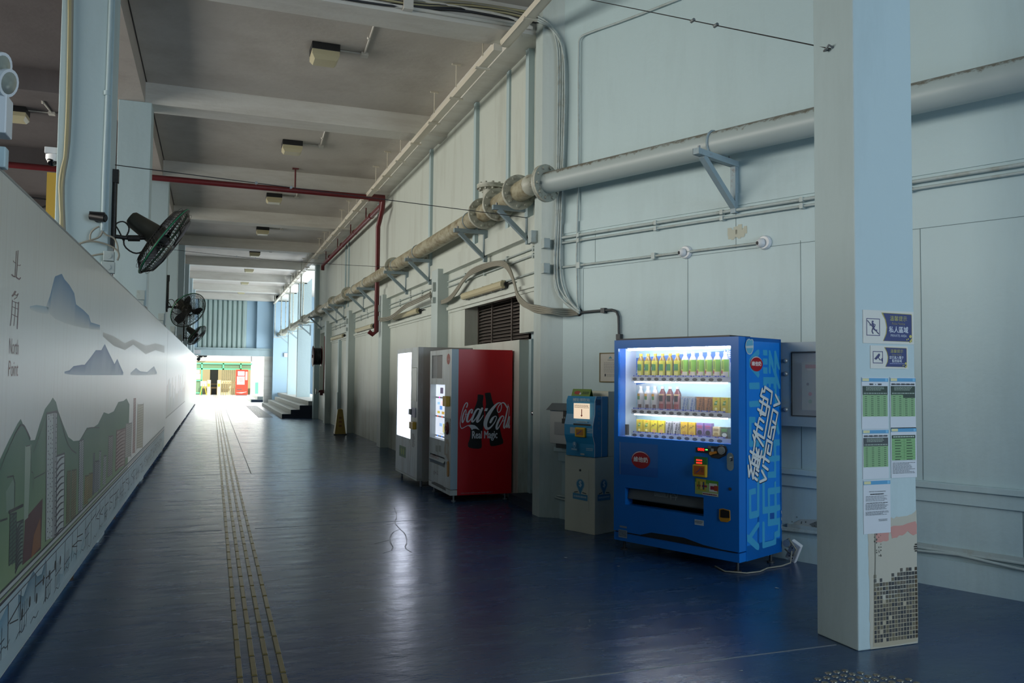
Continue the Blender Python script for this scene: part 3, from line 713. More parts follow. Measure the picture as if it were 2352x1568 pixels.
# wall brackets
def bracket(label, loc, rz, L=.5, H=.36):
    r = thing('pipe_bracket', label, 'bracket', loc, rz, 'triangular steel pipe brackets')
    mb = MB()   # local: x along the wall, -y out of the wall
    mb.box(-.03, -L, -.05, .03, 0, 0); mb.box(-.03, -L, -.05, -.024, 0, -.0); mb.build('arm', M_STEEL, r)
    mb = MB(); mb.box(-.025, -.05, -H, .025, 0, -.05); mb.build('wall_post', M_STEEL, r)
    mb = MB(); mb.bar((0, -L*.84, -.05), (0, -.04, -H+.06), .05, .05, (1, 0, 0)); mb.build('brace', M_STEEL, r)
    mb = MB()
    for q_ in ((-L+.05, 0), (-.1, 0)): mb.cyl((0, q_[0], 0), (0, q_[0], .03), .012, 6)
    mb.build('bolts', M_GREY, r)
    return r
names = ['nearest the pilaster on the far wall', 'second on the far wall, over the louvred vent', 'just past the second pilaster', 'above the second light batten', 'between the third light batten and the red riser', 'just past the red riser', 'beyond the wet floor cone', 'over the hose reel bay', 'last on the solid wall', 'first beyond the wall end', 'second beyond the wall end', 'third beyond the wall end']
bys = (8.75, 10.33, 13.26, 15.02, 18.08, 19.6, 22.7, 24.2, 27.8, 32.2, 36.9, 41.9)
for y, nm in zip(bys, names):
    if y > 29: 
        xw = 3.275+.25; L = .5
    else: xw, L = 3.40, .46
    bracket('triangular steel bracket under the pipe, '+nm, (xw, y, 3.42), ROTA, L, .42)
p = bw(2.12, 0, 3.385); bracket('big triangular steel bracket under the pipe, left of the big square pillar', p, ROTB, .62, .46)

# trapeze hangers beyond the wall end
for i, y in enumerate((30.0, 34.4, 38.9, 42.9)):
    t = thing('pipe_hanger', 'thin rod hanger dropping from the ceiling to the pipe, %s from the camera' % ['nearest', 'second', 'third', 'farthest'][i], 'hanger', (3.17, y, 3.38), 0, 'rod hangers')
    for x in (-.26, .26):
        mb = MB(); mb.cyl((x, 0, 0), (x, 0, ZC-3.38 if x < 0 else 1.9), .022, 8); mb.build('rod', M_PIPE2, t)
    mb = MB(); mb.box(-.3, -.025, -.03, .3, .025, 0); mb.box(-.3, -.025, 1.85, .3, .025, 1.88); mb.build('crossbar', M_PIPE2, t)

# red sprinkler main
t = thing('fire_main', 'dark red fire pipe crossing under the ceiling and dropping down the right wall', 'pipe', (3.1, 16.55, 5.1))
mb = MB(); mb.tube([(-10, 0, .06), (-4.2, 0, .03), (.0, 0, 0)], .055, 14); mb.cyl((-.2, 0, 0), (.13, 0, 0), .075, 14); mb.build('crossing_pipe', M_REDP, t)
mb = MB(); mb.tube([(.08, .0, -.02), (.1, .12, -.12), (.1, .3, -.12), (.1, 9.7, -.14), (.1, 9.75, -.3)], .055, 12); mb.build('long_pipe', M_REDP, t)
mb = MB(); mb.tube([(.1, 0, 0), (.1, .05, -.2), (.1, .5, -.5), (.1, .5, -2.7), (.02, .5, -2.76), (-.06, .5, -2.7)], .05, 12); mb.build('riser', M_REDP, t)
for x in (-5.2, -1.65):
    mb = MB(); mb.cyl((x, 0, .05), (x, 0, .45), .016, 8); mb.box(x-.06, -.05, .43, x+.06, .05, .45); mb.build('hanger', M_REDP, t)
for y in (2, 4.2, 6.5, 9):
    mb = MB(); mb.cyl((.1, y, -.1), (.1, y, .45), .014, 8); mb.build('hanger', M_REDP, t)
for y in (1.3, 3.5, 5.6, 8): 
    mb = MB(); mb.cyl((.1, y, -.12), (.1, y+.05, -.12), .068, 14); mb.build('coupling', M_REDP, t)

# hose reel and its valve
t = thing('fire_hose_reel', 'dark red fire hose reel fixed high on the wall at the corridor bend', 'hose reel', (3.2, 26.3, 2.08))
mb = MB()
for x in (-.22, .04): mb.lathe([(.06, -.008), (.32, -.008), (.335, 0), (.32, .008), (.06, .008)], (x, .25, 0), (1, 0, 0), 28)
mb.build('drum_discs', M_DRED, t)
mb = MB()
for k_ in range(5): mb.tube([(-.19+k_*.045, .25+.25*math.cos(a), .25*math.sin(a)) for a in [2*PI*i/24 for i in range(24)]], .026, 6, True)
mb.build('hose', M_BLACK, t)
mb = MB(); mb.cyl((-.25, .25, 0), (.08, .25, 0), .05, 12); mb.build('axle', M_DRED, t)
mb = MB(); mb.tube([(.08, -.28, .62), (.08, -.28, -1.15), (-.02, -.28, -1.15)], .03, 10); mb.build('supply_pipe', M_REDP, t)
mb = MB(); mb.cyl((.0, -.28, -1.05), (0, -.28, -1.22), .05, 12); mb.cyl((-.1, -.28, -1.1), (.02, -.28, -1.1), .035, 12); mb.lathe([(.09, -.01), (.09, .01)], (-.16, -.28, -1.1), (1, 0, 0), 14); mb.build('valve', M_DRED, t)

# ---------------------------------------------------------------- ceiling tray on hangers
t = thing('cable_tray', 'cream cable trunking hung on rods under the ceiling along the right side', 'cable tray', (2.9, 8.5, 5.1))
mb = MB()
y = .02; mb.box(-.05, 0, 0, .05, 35, .075)
mb.build('trunking', M_TRAY, t)
mb = MB(); mb.M = Matrix.Rotation(.0, 4, 'Z'); mb.bar((.04, -9, .12), (.04, .02, .09), .015, .07); mb.bar((.13, -9, .12), (.13, .02, .09), .015, .07); mb.bar((.085, -9, .09), (.085, .02, .06), .09, .01); mb.build('near_trunking', M_TRAY, t)
for i in range(26):
    y = .55+i*1.12
    if y > 34: break
    mb = MB(); zc = ZC-5.1
    for a, b in by:
        if a-8.5-.05 < y < b-8.5+.05: zc = ZB-5.1
    mb.box(-.09, y-.02, -.02, .09, y+.02, 0)
    if zc > .3: mb.cyl((0, y, 0), (0, y, zc), .008, 6); mb.box(-.06, y-.015, zc-.02, .06, y+.015, zc)
    mb.build('hanger', M_TRAY, t)
for y in (-.75, -2): mb = MB(); mb.box(.02, y-.02, .05, .17, y+.02, .07); mb.build('hanger', M_TRAY, t)

# ---------------------------------------------------------------- ceiling lights
def ceiling_light(x, y, label, conduit=True):
    t = thing('bulkhead_light', label, 'light', (x, y, ZC), 0, 'square bulkhead lights on the ceiling')
    mb = MB(); mb.box(-.17, -.16, -.09, .17, .16, 0); mb.build('base', M_BLACK, t, .006)
    mb = MB(); mb.frus(-.165, -.155, -.15, .165, .155, -.09, 0, 0); mb.add([], []); mb.frus(-.165, -.155, -.15, .165, .155, -.2, .035, .035); mb.build('diffuser', M_DIFF, t)
    if conduit:
        mb = MB(); mb.cyl((.17, 0, -.012), (.48, 0, -.012), .011, 8); mb.box(.45, -.045, -.045, .54, .045, 0); mb.cyl((.49, -.04, -.012), (.43, -1.35, -.012), .012, 8); mb.cyl((.455, -.5, -.012), (.46, -.54, -.012), .02, 8); mb.build('conduit', M_BEAM, t)
    return t
LN = ['nearest the camera, in the first bay', 'second from the camera', 'third from the camera, just past the red pipe', 'fourth from the camera', 'fifth from the camera', 'sixth from the camera', 'seventh from the camera', 'farthest, by the shutter']
L0 = None
for k_, nm in enumerate(LN):
    L0 = ceiling_light(1.22, 10.25+4.45*k_, 'square ceiling light with dusty diffuser, '+nm)
ceiling_light(-2.95, 14.4, 'square ceiling light in the dark hall beyond the left column', True)

# ---------------------------------------------------------------- fan
def fan(loc, label, axis, rad=.36, arm_z=-.15, pole=(0, 0, .45), off=(.42, .0, -.05)):
    t = thing('wall_fan', label, 'fan', loc, 0, 'caged industrial fans on the left columns')
    c = Vector(off); ax = Vector(axis).normalized()
    M_ = Matrix.Translation(c) @ ax.to_track_quat('Z', 'Y').to_matrix().to_4x4()
    mb = MB(); mb.cyl((.02, 0, -.1), (.02, 0, pole[2]), .022, 10); mb.box(0, -.03, pole[2]-.02, .05, .03, pole[2]+.1); mb.box(-.01, -.05, -.16, .03, .05, -.08); mb.build('wall_pole', M_FANB, t)
    mb = MB(); mb.tube([(.02, 0, -.06), (.16, 0, -.07), c-ax*.1+Vector((-.03, 0, -.03))], .018, 8); mb.cyl((.14, 0, -.07), (.24, 0, -.065), .03, 10); mb.build('arm', M_FANB, t)
    mb = MB(M_); mb.lathe([(.055, -.36), (.075, -.34), (.09, -.2), (.105, -.06), (.105, -.04)], seg=20); mb.build('motor', M_FANM, t)
    mb = MB(M_)
    for k_ in range(3):
        a0 = 2*PI*k_/3; vs = []; n = 6
        for i in range(n+1):
            r_ = .05+(rad-.1)*i/n
            for s_ in (-1, 1):
                a = a0+s_*(.20+.22*math.sin(PI*i/n)); vs.append((r_*math.cos(a), r_*math.sin(a), .02*s_))
        mb.add(vs, [(2*i, 2*i+2, 2*i+3, 2*i+1) for i in range(n)]+[(2*i+1, 2*i+3, 2*i+2, 2*i) for i in range(n)])
    mb.lathe([(.06, -.04), (.06, .03), (.02, .05)], seg=14); mb.build('blades', M_BLACK, t)
    for nm, sg in (('back_cage', -1), ('front_cage', 1)):
        mb = MB(M_)
        for rr in ((.1, .09), (.2, .088), (.29, .075), (.335, .05)): mb.tube([(rr[0]*rad/.36*math.cos(2*PI*i/28), rr[0]*rad/.36*math.sin(2*PI*i/28), sg*rr[1]) for i in range(28)], .0022, 3, True)
        nw = 60
        for i in range(nw):
            a = 2*PI*i/nw; pts = []
            for j in range(5):
                r_ = rad*(.1+.9*j/4); aa = a+.35*(j/4); z = sg*(.09 if j < 3 else (.075 if j == 3 else 0)); pts.append((r_*math.cos(aa), r_*math.sin(aa), z))
            mb.tube(pts, .0033, 3)
        mb.tube([(rad*math.cos(2*PI*i/36), rad*math.sin(2*PI*i/36), sg*.006) for i in range(36)], .006, 5, True)
        mb.build(nm, M_FANB, t)
    mb = MB(M_); mb.tube([(rad*1.005*math.cos(2*PI*i/36), rad*1.005*math.sin(2*PI*i/36), 0) for i in range(36)], .0075, 5, True); g = mb.build('rim_band', mat('fan_green_band', '1f7a55', .4) , t)
    mb = MB()
    mb.tube([(.1, .02, -.09), (.06, .03, .0), (.02, .04, .06), (.1, .05, .1), (.16, .04, .02), (.08, .03, -.12), (.2, .02, -.22), (.3, .02, -.16), c-ax*.12], .007, 6, smooth=2); mb.build('cord', M_FANB, t)
    return t
fan((COLX(8.25)+.0, 8.22, 2.78), 'large caged wall fan nearest the camera, tilted down from the left column', (.82, .02, -.55), .37, off=(.44, .12, -.06))
fan((COLX(17)+.0, 17.1, 2.83), 'second caged wall fan with its blades seen face on', (.55, -.62, -.5), .37, off=(.40, -.05, -.12))
fan((COLX(25.8)+.0, 25.9, 2.6), 'third caged wall fan, small above the pale hoarding', (.72, -.25, -.6), .36, off=(.38, 0, .02), pole=(0, 0, .35))
fan((-.95, 45.3, 2.45), 'farthest caged fan, half hidden below the doorway beam', (.1, -1, -.1), .36, off=(.38, 0, 0))

# ---------------------------------------------------------------- big pillar: worn mosaic and notices
A = Art((PX0, PY0, 0), (1, 0, 0), (0, 0, 1)); T = (1850, 1100, 3.3506)
_rj = random.Random(8)
def rag(pts, n=5, a=.006):
    out = []
    for i, p in enumerate(pts):
        b = pts[(i+1) % len(pts)]; k_ = max(1, min(9, int(math.hypot(b[0]-p[0], b[1]-p[1])/.018)))
        for j in range(k_): out.append((min(.4215, p[0]+(b[0]-p[0])*j/k_+_rj.uniform(-a, a)*.6), max(.003, p[1]+(b[1]-p[1])*j/k_+_rj.uniform(-a, a))))
    return out
def pq(pts): return [(min(u, .4215), v) for u, v in A.pxs(pts, *T)]
CREAMW = 'aeada0'
A.poly(rag(pq([(482, 415), (530, 405), (660, 300), (780, 285), (872, 240), (876, 1160), (866, 1255), (560, 1320), (500, 1325), (492, 1000), (485, 600)])), CREAMW, 1)
A.poly(rag(pq([(538, 400), (850, 325), (862, 425), (830, 440), (785, 405), (720, 440), (662, 460), (655, 420), (640, 410), (640, 470), (560, 490), (542, 480)])), 'b98880', 2)
A.poly(pq([(528, 845), (570, 850), (575, 880), (600, 930), (700, 925), (775, 880), (780, 830), (840, 820), (855, 765), (876, 760), (882, 1130), (860, 1245), (600, 1290), (520, 1290)]), 'a29c88', 2)
rnd = random.Random(11)
ucols = 19; c0 = A.px(1850+527/3.3506, 1100+1000/3.3506)[0]; c1 = A.px(1850+878/3.3506, 1100+1000/3.3506)[0]
zb0 = .035; pitch = (c1-c0)/15.6
def mos_top(u):
    t_ = (u-c0)/(c1-c0); return .345+.06*t_+(.035 if t_ < .13 else 0)+(.05 if t_ > .7 else 0)+(.05 if t_ > .93 else 0)-.02*math.sin(t_*9)
nr = 0
for i in range(16):
    u = c0+i*pitch
    for j in range(40):
        v_ = zb0+j*pitch*1.12
        if v_ > mos_top(u)+rnd.uniform(-.03, .03): break
        ed = i > 13
        col = rnd.choice(['3c3f40', '474846', '52504a', '5b564c', '33373a', '65614f'] if not ed else ['2f2b24', '3a3326', '4a3f2c'])
        if rnd.random() > .97: continue
        if u+pitch*.82 < PX1-PX0: A.rect(u+rnd.uniform(0, .001), v_, u+pitch*rnd.uniform(.76, .84), v_+pitch*rnd.uniform(.86, .96), col, 3)
for k_ in range(26):
    u = c0+rnd.choice([.2, .9, 1.7, 2.3])*pitch; v_ = .5+rnd.random()*.13; A.rect(u, v_, u+rnd.uniform(.003, .009), v_+rnd.uniform(.003, .01), '4b4a44', 3)
for k_ in range(14): A.rect(.405-rnd.uniform(.0, .008), .44+k_*.012, .42, .448+k_*.012, '2c2a26', 3) if k_ in (6, 7, 8, 9) else None
A.stroke(pq([(534, 420), (536, 600), (534, 760), (530, 845)]), .005, '6f7268', 3)
a = A.build('worn_mosaic_patch', pil); 
def plate(name, label, cat, x0, y0, x1, y1, col='c9cbc4', group=None):
    """thin sheet on the camera-side face of the pillar; corners given where they are seen on that face"""
    a = A.px(x0, y0); b = A.px(x1, y1); W_, H_ = b[0]-a[0], a[1]-b[1]
    root = thing(name, label, cat, (PX0+a[0], PY0-.0005, b[1]), 0, group)
    mb = MB(); mb.box(0, -.0025, 0, W_, 0, H_); mb.build('sheet', mat('sheet_'+col, col, .4), root)
    return root, Art((0, -.0025, 0), (1, 0, 0), (0, 0, 1), root), W_, H_
def notice(root, B, W_, H_, small):
    B.poly([(.41*W_, .07*H_), (.50*W_, .30*H_), (.515*W_, .5*H_), (.495*W_, .7*H_), (.44*W_, .93*H_), (.97*W_, .94*H_), (.985*W_, .92*H_), (.985*W_, .06*H_)] if False else [(.385*W_, .08*H_), (.44*W_, .3*H_), (.455*W_, .5*H_), (.43*W_, .72*H_), (.36*W_, .94*H_), (.955*W_, .93*H_), (.965*W_, .90*H_), (.965*W_, .07*H_)], 'a9a04e', 1)
    B.poly([(.395*W_, .085*H_), (.455*W_, .3*H_), (.47*W_, .5*H_), (.445*W_, .72*H_), (.385*W_, .925*H_), (.945*W_, .91*H_), (.955*W_, .88*H_), (.955*W_, .085*H_)], '1f2f68', 2)
    fr = [(.07*W_, .24*H_), (.32*W_, .24*H_), (.32*W_, .74*H_), (.07*W_, .74*H_), (.07*W_, .24*H_)]
    B.stroke(fr, .004, '3c3b6a', 1)
    B.text('溫馨提示', .52*W_, .70*H_, .155*H_, 'a9a85a', 3, wd=.34*W_)
    B.text('Polite Notice', .56*W_, .58*H_, .075*H_, '8a8868', 3, wd=.26*W_)
    if not small:
        B.text('私人區域', .50*W_, .34*H_, .19*H_, 'c9d2dc', 3, wd=.38*W_, bold=.02); B.text('PRIVATE AREA', .53*W_, .215*H_, .075*H_, 'b4bfd0', 3, wd=.32*W_, bold=.01)
        B.ell(.185*W_, .655*H_, .018*W_, .028*H_, '2b2f62', 2)
        B.stroke([(.18*W_, .61*H_), (.205*W_, .5*H_), (.19*W_, .44*H_)], .010, '2b2f62', 2); B.stroke([(.19*W_, .6*H_), (.235*W_, .56*H_), (.22*W_, .49*H_)], .004, '2b2f62', 2)
        B.stroke([(.18*W_, .58*H_), (.15*W_, .54*H_), (.125*W_, .55*H_)], .004, '2b2f62', 2)
        B.stroke([(.19*W_, .45*H_), (.17*W_, .37*H_), (.19*W_, .30*H_)], .006, '2b2f62', 2); B.stroke([(.2*W_, .45*H_), (.23*W_, .40*H_), (.265*W_, .40*H_)], .006, '2b2f62', 2)
        B.stroke([(.085*W_, .68*H_), (.3*W_, .29*H_)], .004, '2b2f62', 3)
    else:
        B.text('您已進入電子', .49*W_, .43*H_, .13*H_, 'c9d2dc', 3, wd=.38*W_, bold=.015); B.text('監控區域', .56*W_, .28*H_, .13*H_, 'c9d2dc', 3, wd=.26*W_, bold=.015)
        B.lines(.5*W_, .2*H_, .9*W_, .25*H_, 1, '8f9ac0', 3, .6, .0)
        B.poly([(.10*W_, .42*H_), (.22*W_, .66*H_), (.25*W_, .62*H_), (.24*W_, .54*H_), (.15*W_, .38*H_)], '2b2f62', 2); B.stroke([(.2*W_, .5*H_), (.245*W_, .38*H_), (.29*W_, .38*H_)], .004, '2b2f62', 2); B.stroke([(.3*W_, .32*H_), (.3*W_, .44*H_)], .005, '2b2f62', 2)
    for cx, cy, rr in ((.925, .24, .045), (.945, .14, .03), (.925, .09, .035), (.88, .16, .02), (.85, .14, .02)): B.ell(cx*W_, cy*H_, rr*W_*.55, rr*W_*.55, 'b5b060', 4)
    B.build('printed_face', root)
r_, B, W_, H_ = plate('notice_sign', 'larger Polite Notice sign reading PRIVATE AREA with crossed-out walker, top of the pillar notices', 'sign', 1981, 711, 2098, 791); notice(r_, B, W_, H_, False)
r_, B, W_, H_ = plate('notice_sign', 'smaller camera surveillance notice sign just under the PRIVATE AREA sign', 'sign', 1998, 793, 2085, 847); notice(r_, B, W_, H_, True)
def timetable(x0, y0, x1, y1, label, kind, rot=0):
    r_, B, W_, H_ = plate('timetable_sheet', label, 'notice', x0, y0, x1, y1, 'c3cbd2', 'papers taped to the pillar')
    B.rect(.0, .915*H_, W_, .985*H_, '4e93bd', 1); B.rect(.02*W_, .925*H_, .27*W_, .98*H_, 'c9c89a', 2); B.rect(.88*W_, .925*H_, .97*W_, .98*H_, '6fb0d4', 2)
    if kind in (0, 1, 2):
        n = 2 if kind == 0 else 5
        for i in range(n):
            u = (.36+.32*i) if n == 2 else (.12+.19*i); B.lines((u-.07)*W_, .845*H_, (u+.07)*W_, .885*H_, 1, '2b3038', 2, .8, 0)
            if i: B.ell((u-(.16 if n == 2 else .095))*W_, .862*H_, .015*W_, .015*W_, '2b3038', 2, 8)
        dk = '20372c' if kind != 2 else '3c4446'
        B.rect(.03*W_, .24*H_, .97*W_, .83*H_, '7fa878', 1); B.rect(.03*W_, .66*H_, .97*W_, .83*H_, dk, 2)
        B.lines(.15*W_, .74*H_, .85*W_, .82*H_, 3, '9fb0a4', 3, .4, .2); B.lines(.06*W_, .67*H_, .94*W_, .71*H_, 1, '8fa095', 3, .5, 0)
        cols = 4
        if kind == 1: B.rect(.5*W_, .60*H_, .97*W_, .66*H_, dk, 2)
        for i in range(cols):
            for j in range(10):
                if kind == 1 and i > 1 and j == 0: continue
                u = (.1+.235*i)*W_; v_ = (.625-.04*j)*H_; B.rect(u, v_-.005*H_, u+.09*W_, v_+.007*H_, '35523c', 3)
        for i in range(1, cols): B.rect((.03+.235*i)*W_, .24*H_, (.033+.235*i)*W_, .66*H_, '4c6e50', 3)
        for j in range(10): B.rect(.03*W_, (.645-.04*j)*H_, .97*W_, (.646-.04*j)*H_, '5e8360', 3)
    elif kind == 3:
        B.rect(.03*W_, .35*H_, .95*W_, .85*H_, '78a870', 1); B.rect(.03*W_, .785*H_, .95*W_, .85*H_, '20372c', 2); B.lines(.08*W_, .79*H_, .9*W_, .845*H_, 1, '9fb0a4', 3, .45, 0)
        for j in range(8):
            v_ = (.75-.055*j)*H_; B.lines(.15*W_, v_-.02*H_, .4*W_, v_+.02*H_, 1, '2e4a34', 3, .4, .3); B.lines(.6*W_, v_-.02*H_, .85*W_, v_+.02*H_, 1, '2e4a34', 3, .4, .3); B.rect(.03*W_, v_-.028*H_, .95*W_, v_-.026*H_, '3d6044', 3)
        B.rect(.5*W_, .35*H_, .505*W_, .785*H_, '3d6044', 3); B.lines(.05*W_, .08*H_, .95*W_, .31*H_, 9, '5a6066', 2, .4, .3)
    else:
        B.text('NOTICE TO PASSENGERS', .2*W_, .775*H_, .018*H_, '23272c', 2, wd=.62*W_); B.lines(.25*W_, .72*H_, .75*W_, .75*H_, 1, '23272c', 2, .6, 0)
        B.lines(.08*W_, .6*H_, .92*W_, .71*H_, 5, '5a6066', 2, .35, .2); B.lines(.1*W_, .56*H_, .9*W_, .58*H_, 1, '23272c', 2, .6, 0); B.lines(.07*W_, .44*H_, .93*W_, .555*H_, 5, '565c62', 2, .45, .2); B.lines(.07*W_, .34*H_, .93*W_, .42*H_, 4, '565c62', 2, .45, .3); B.lines(.55*W_, .22*H_, .9*W_, .27*H_, 2, '5a6066', 2, .4, .1)
    B.build('printed_face', r_)
timetable(1978, 866, 2040, 984, 'timetable sheet with two-stop green table, top left of the pillar papers', 0)
timetable(2043, 866, 2103, 984, 'timetable sheet with five-stop green table, top right of the pillar papers', 1)
timetable(1980, 986, 2041, 1098, 'timetable sheet with grey-headed green table, middle left of the pillar papers', 2)
timetable(2045, 982, 2105, 1095, 'sheet with wide-rowed green table and small print, middle right of the pillar papers', 3)
timetable(1982, 1103, 2045, 1222, 'plain typed notice to passengers, lowest of the papers on the pillar', 4)

# ---------------------------------------------------------------- strokes of the rounded 維他奶 lettering on the big blue machine
VW = '維他奶'
def ylogo(B, cu, cv, ru, rv, ring=True, lay=2):
    B.ell(cu, cv, ru, rv, 'a01522', lay, 32)
    if ring:
        B.stroke([(cu+ru*.93*math.cos(R(a)), cv+rv*.93*math.sin(R(a))) for a in range(20, 190, 10)], [.0005+ru*.06*math.sin(i/17*PI) for i in range(17)], 'd8d8da', lay+1)
    B.text(VW, cu, cv-rv*.26, rv*.6, 'e4e2e0', lay+1, 'c', wd=ru*1.5, bold=.03)

def drink_bottle(label, group, body, lab, cap, lab2, name='drink_bottle', clear=False, H_=.205, r=.031):
    t = thing(name, label, 'bottle', (0, 0, 0), 0, group)
    k_ = H_/.205
    mb = MB(); mb.lathe([(r*.9, 0), (r, .006), (r, .05*k_), (r*.9, .07*k_), (r*.9, .085*k_), (r, .105*k_), (r, .135*k_), (r*.86, .155*k_), (r*.45, .178*k_), (r*.4, .19*k_)], seg=14); mb.build('bottle_body', body, t)
    mb = MB(); mb.cyl((0, 0, .186*k_), (0, 0, H_), r*.48, 12); mb.build('cap', cap, t)
    mb = MB()
    def lab_at(z0, z1, col, sc=1.02):
        n = 10; vs = []; 
        for i in range(n+1):
            a = PI*(1.08+.84*i/n); vs += [(r*sc*math.cos(a), r*sc*math.sin(a), z0), (r*sc*math.cos(a), r*sc*math.sin(a), z1)]
        mb.add(vs, [(2*i, 2*i+2, 2*i+3, 2*i+1) for i in range(n)], True, lin(col))
    lab_at(.012*k_, .145*k_, lab)
    for (z0, z1, a0, a1, col) in lab2:
        n = 5; vs = []
        for i in range(n+1):
            a = PI*(1+(a0+(a1-a0)*i/n)); vs += [(r*1.05*math.cos(a), r*1.05*math.sin(a), z0*k_), (r*1.05*math.cos(a), r*1.05*math.sin(a), z1*k_)]
        mb.add(vs, [(2*i, 2*i+2, 2*i+3, 2*i+1) for i in range(n)], True, lin(col))
    mb.build('label', M_PRINT, t)
    return t
def carton(label, group, W_, H_, base, painter, name='drink_carton'):
    t = thing(name, label, 'carton', (0, 0, 0), 0, group)
    mb = MB(); mb.box(-W_/2, -.02, 0, W_/2, .02, H_, col=lin(base)); mb.build('box', M_PRINT, t)
    B = Art((-W_/2, -.02, 0), (1, 0, 0), (0, 0, 1), t); painter(B, W_, H_); B.build('printed_front', t); return t

# ---------------------------------------------------------------- blue drinks machine
s0, s1, nf = 1.40, 2.62, .787
VM = thing('vending_machine', 'tall blue soy drinks vending machine with lit window, beside the square pillar', 'vending machine', bw(s0, nf, 0), ROTB)
WV, DV, H0, H1 = 1.22, .64, .085, 1.80
F = Art((0, 0, 0), (1, 0, 0), (0, 0, 1), VM)
wl, wr = F.px(1420, 900)[0], F.px(1678.4, 900)[0]
wt = F.px(1550, 797)[1]; wb = F.px(1420, 1001)[1]
sl0 = F.px(1436, 1119); sl1 = F.px(1616, 1190)
slot = (sl0[0], F.px(1616, 1187)[1]+.005, sl1[0], sl0[1])
wt = min(wt, H1-.06)
mb = MB(); mb.cells((0, 0, 0), (1, 0, 0), (0, 0, 1), (0, 1, 0), [.0, WV-.004], [.165, H1], [(wl, wb, wr, wt), slot], .1)
mb.build('door', M_VBLUE, VM)
mb = MB(); mb.box(0, .1, H0, .03, DV, H1-.0); mb.box(0, .1, H1-.03, WV, DV, H1); mb.box(0, DV-.03, H0, WV, DV, H1); mb.box(0, .26, H0, WV, .29, wb); mb.box(0, .1, H0, WV, DV, .2); mb.build('cabinet', M_VBLUES, VM)
mb = MB(); mb.box(WV-.03, .103, H0, WV, DV, H1-.0); mb.build('side_panel', M_VBLUES, VM)
mb = MB(); mb.box(.02, -.002, H1, WV-.08, .3, H1+.012); mb.build('top_lid', M_BLACK, VM)
mb = MB(); mb.box(0, .004, H0, WV-.004, .1, .155); mb.build('kick_plate', M_VBLUE, VM, .003)
# grille that rises in the middle of the foot
mb = MB(); mb.prism([(.02, .158), (.28, .163), (.40, .2), (.72, .205), (.9, .175), (WV-.02, .158)], (0, -.002, 0), (1, 0, 0), (0, 0, 1), (0, 1, 0), .02); mb.build('air_grille', M_BLACK, VM)
for x, y in ((.06, .07), (WV-.06, .07), (.06, DV-.07), (WV-.06, DV-.07)):
    mb = MB(); mb.cyl((x, y, 0), (x, y, .012), .03, 12); mb.cyl((x, y, .012), (x, y, H0), .012, 8); mb.build('levelling_foot', M_DGREY, VM)
# display box
DB = .15
mb = MB(); mb.box(wl-.02, .1+DB, wb-.02, wr+.02, .1+DB+.01, wt+.02); mb.box(wl-.02, .1, wb-.03, wr+.02, .1+DB, wb-.002); mb.box(wl-.03, .1, wb-.02, wl-.001, .1+DB, wt+.02); mb.box(wr+.001, .1, wb-.02, wr+.028, .1+DB, wt+.02); mb.box(wl-.02, .1, wt+.002, wr+.02, .1+DB, wt+.03)
mb.build('display_liner', mat('display_liner_white', 'dfe8ee', .5), VM)
B = Art((0, .1+DB, 0), (1, 0, 0), (0, 0, 1), VM); hh = wt-wb
B.rect(wl, wb, wr, wt, 'bfe2ec', 1)
B.poly([(wl, wb+hh*.58), (wl, wb+hh*.90), (wr, wt-hh*.02), (wr, wb+hh*.86)], '3d78c4', 2); B.poly([(wl, wb+hh*.52), (wl, wb+hh*.58), (wr, wb+hh*.86), (wr, wb+hh*.80)], 'd7e4ea', 2)
B.text(VW, wl+.005, wb+hh*.72, .07, 'e8eef2', 3, shear=.1, bold=.02); B.text('vitasoy', wl+.02, wb+hh*.655, .05, 'e8eef2', 3, wd=.2, bold=.02)
B.text(VW, wr-.22, wt-.09, .07, 'e8eef2', 3, bold=.02); B.text('vitasoy v', wr-.24, wt-.165, .055, 'e8eef2', 3, wd=.24, bold=.02); B.text('1 2 6 6 6 5 3', wr-.2, wt-.035, .02, '6a7078', 3, wd=.18)
B.build('backdrop', VM)
mb = MB(); mb.box(wl, .02, wb, wr, .026, wt); mb.build('window_pane', M_GLASS, VM)
# three shelves of drinks
rowy = [(868, 594/5.2256), (946, 0), (1005, 0)]
BW0, BW1 = wl+.085, wr-.085
pitchd = (BW1-BW0-.02)/12
zs = [F.px(1500, 865)[1], F.px(1500, 942)[1], F.px(1500, 999)[1]+.004]
zs = [z-.012 for z in zs]
slots = [BW0+.01+pitchd*(i+.5) for i in range(12)]
for i, z in enumerate(zs):
    mb = MB(); mb.prism([(0, -.028), (BW1-BW0+.03, -.028), (BW1-BW0+.055, 0), (BW1-BW0+.055, .012), (0, .012)], (BW0, .075, z), (1, 0, 0), (0, 0, 1), (0, 1, 0), .03); mb.box(BW0, .1, z-.006, BW1, .1+DB, z+.004); mb.build('shelf', mat('shelf_clear_white', 'c6ccd0', .3), VM)
    B = Art((0, .075, z), (1, 0, 0), (0, 0, 1), VM)
    for x in slots: B.ell(x-.012, -.008, .024, .0125, '0d0e10', 2, 18); B.ell(x-.012, -.006, .017, .008, '2c2f33', 3, 14)
    B.build('selection_buttons', VM)
    B = Art((0, .082, z+.013), (1, 0, 0), (0, 0, 1), VM); mbx = B
    for x in slots: B.rect(x-pitchd*.46, 0, x+pitchd*.46, .012, '2d46a8', 1); B.rect(x-pitchd*.3, .003, x+pitchd*.2, .009, 'b9c4e8', 2)
    B.build('price_strip', VM)
    mb = MB(); mb.cyl((BW0+.02, .095, z-.033), (BW1, .095, z-.033), .005, 8); mb.build('light_tube', M_LED, VM)
mb = MB(); mb.cyl((wl+.05, .07, wt-.012), (wr-.01, .07, wt-.008), .007, 8); mb.build('light_tube', M_LED, VM)
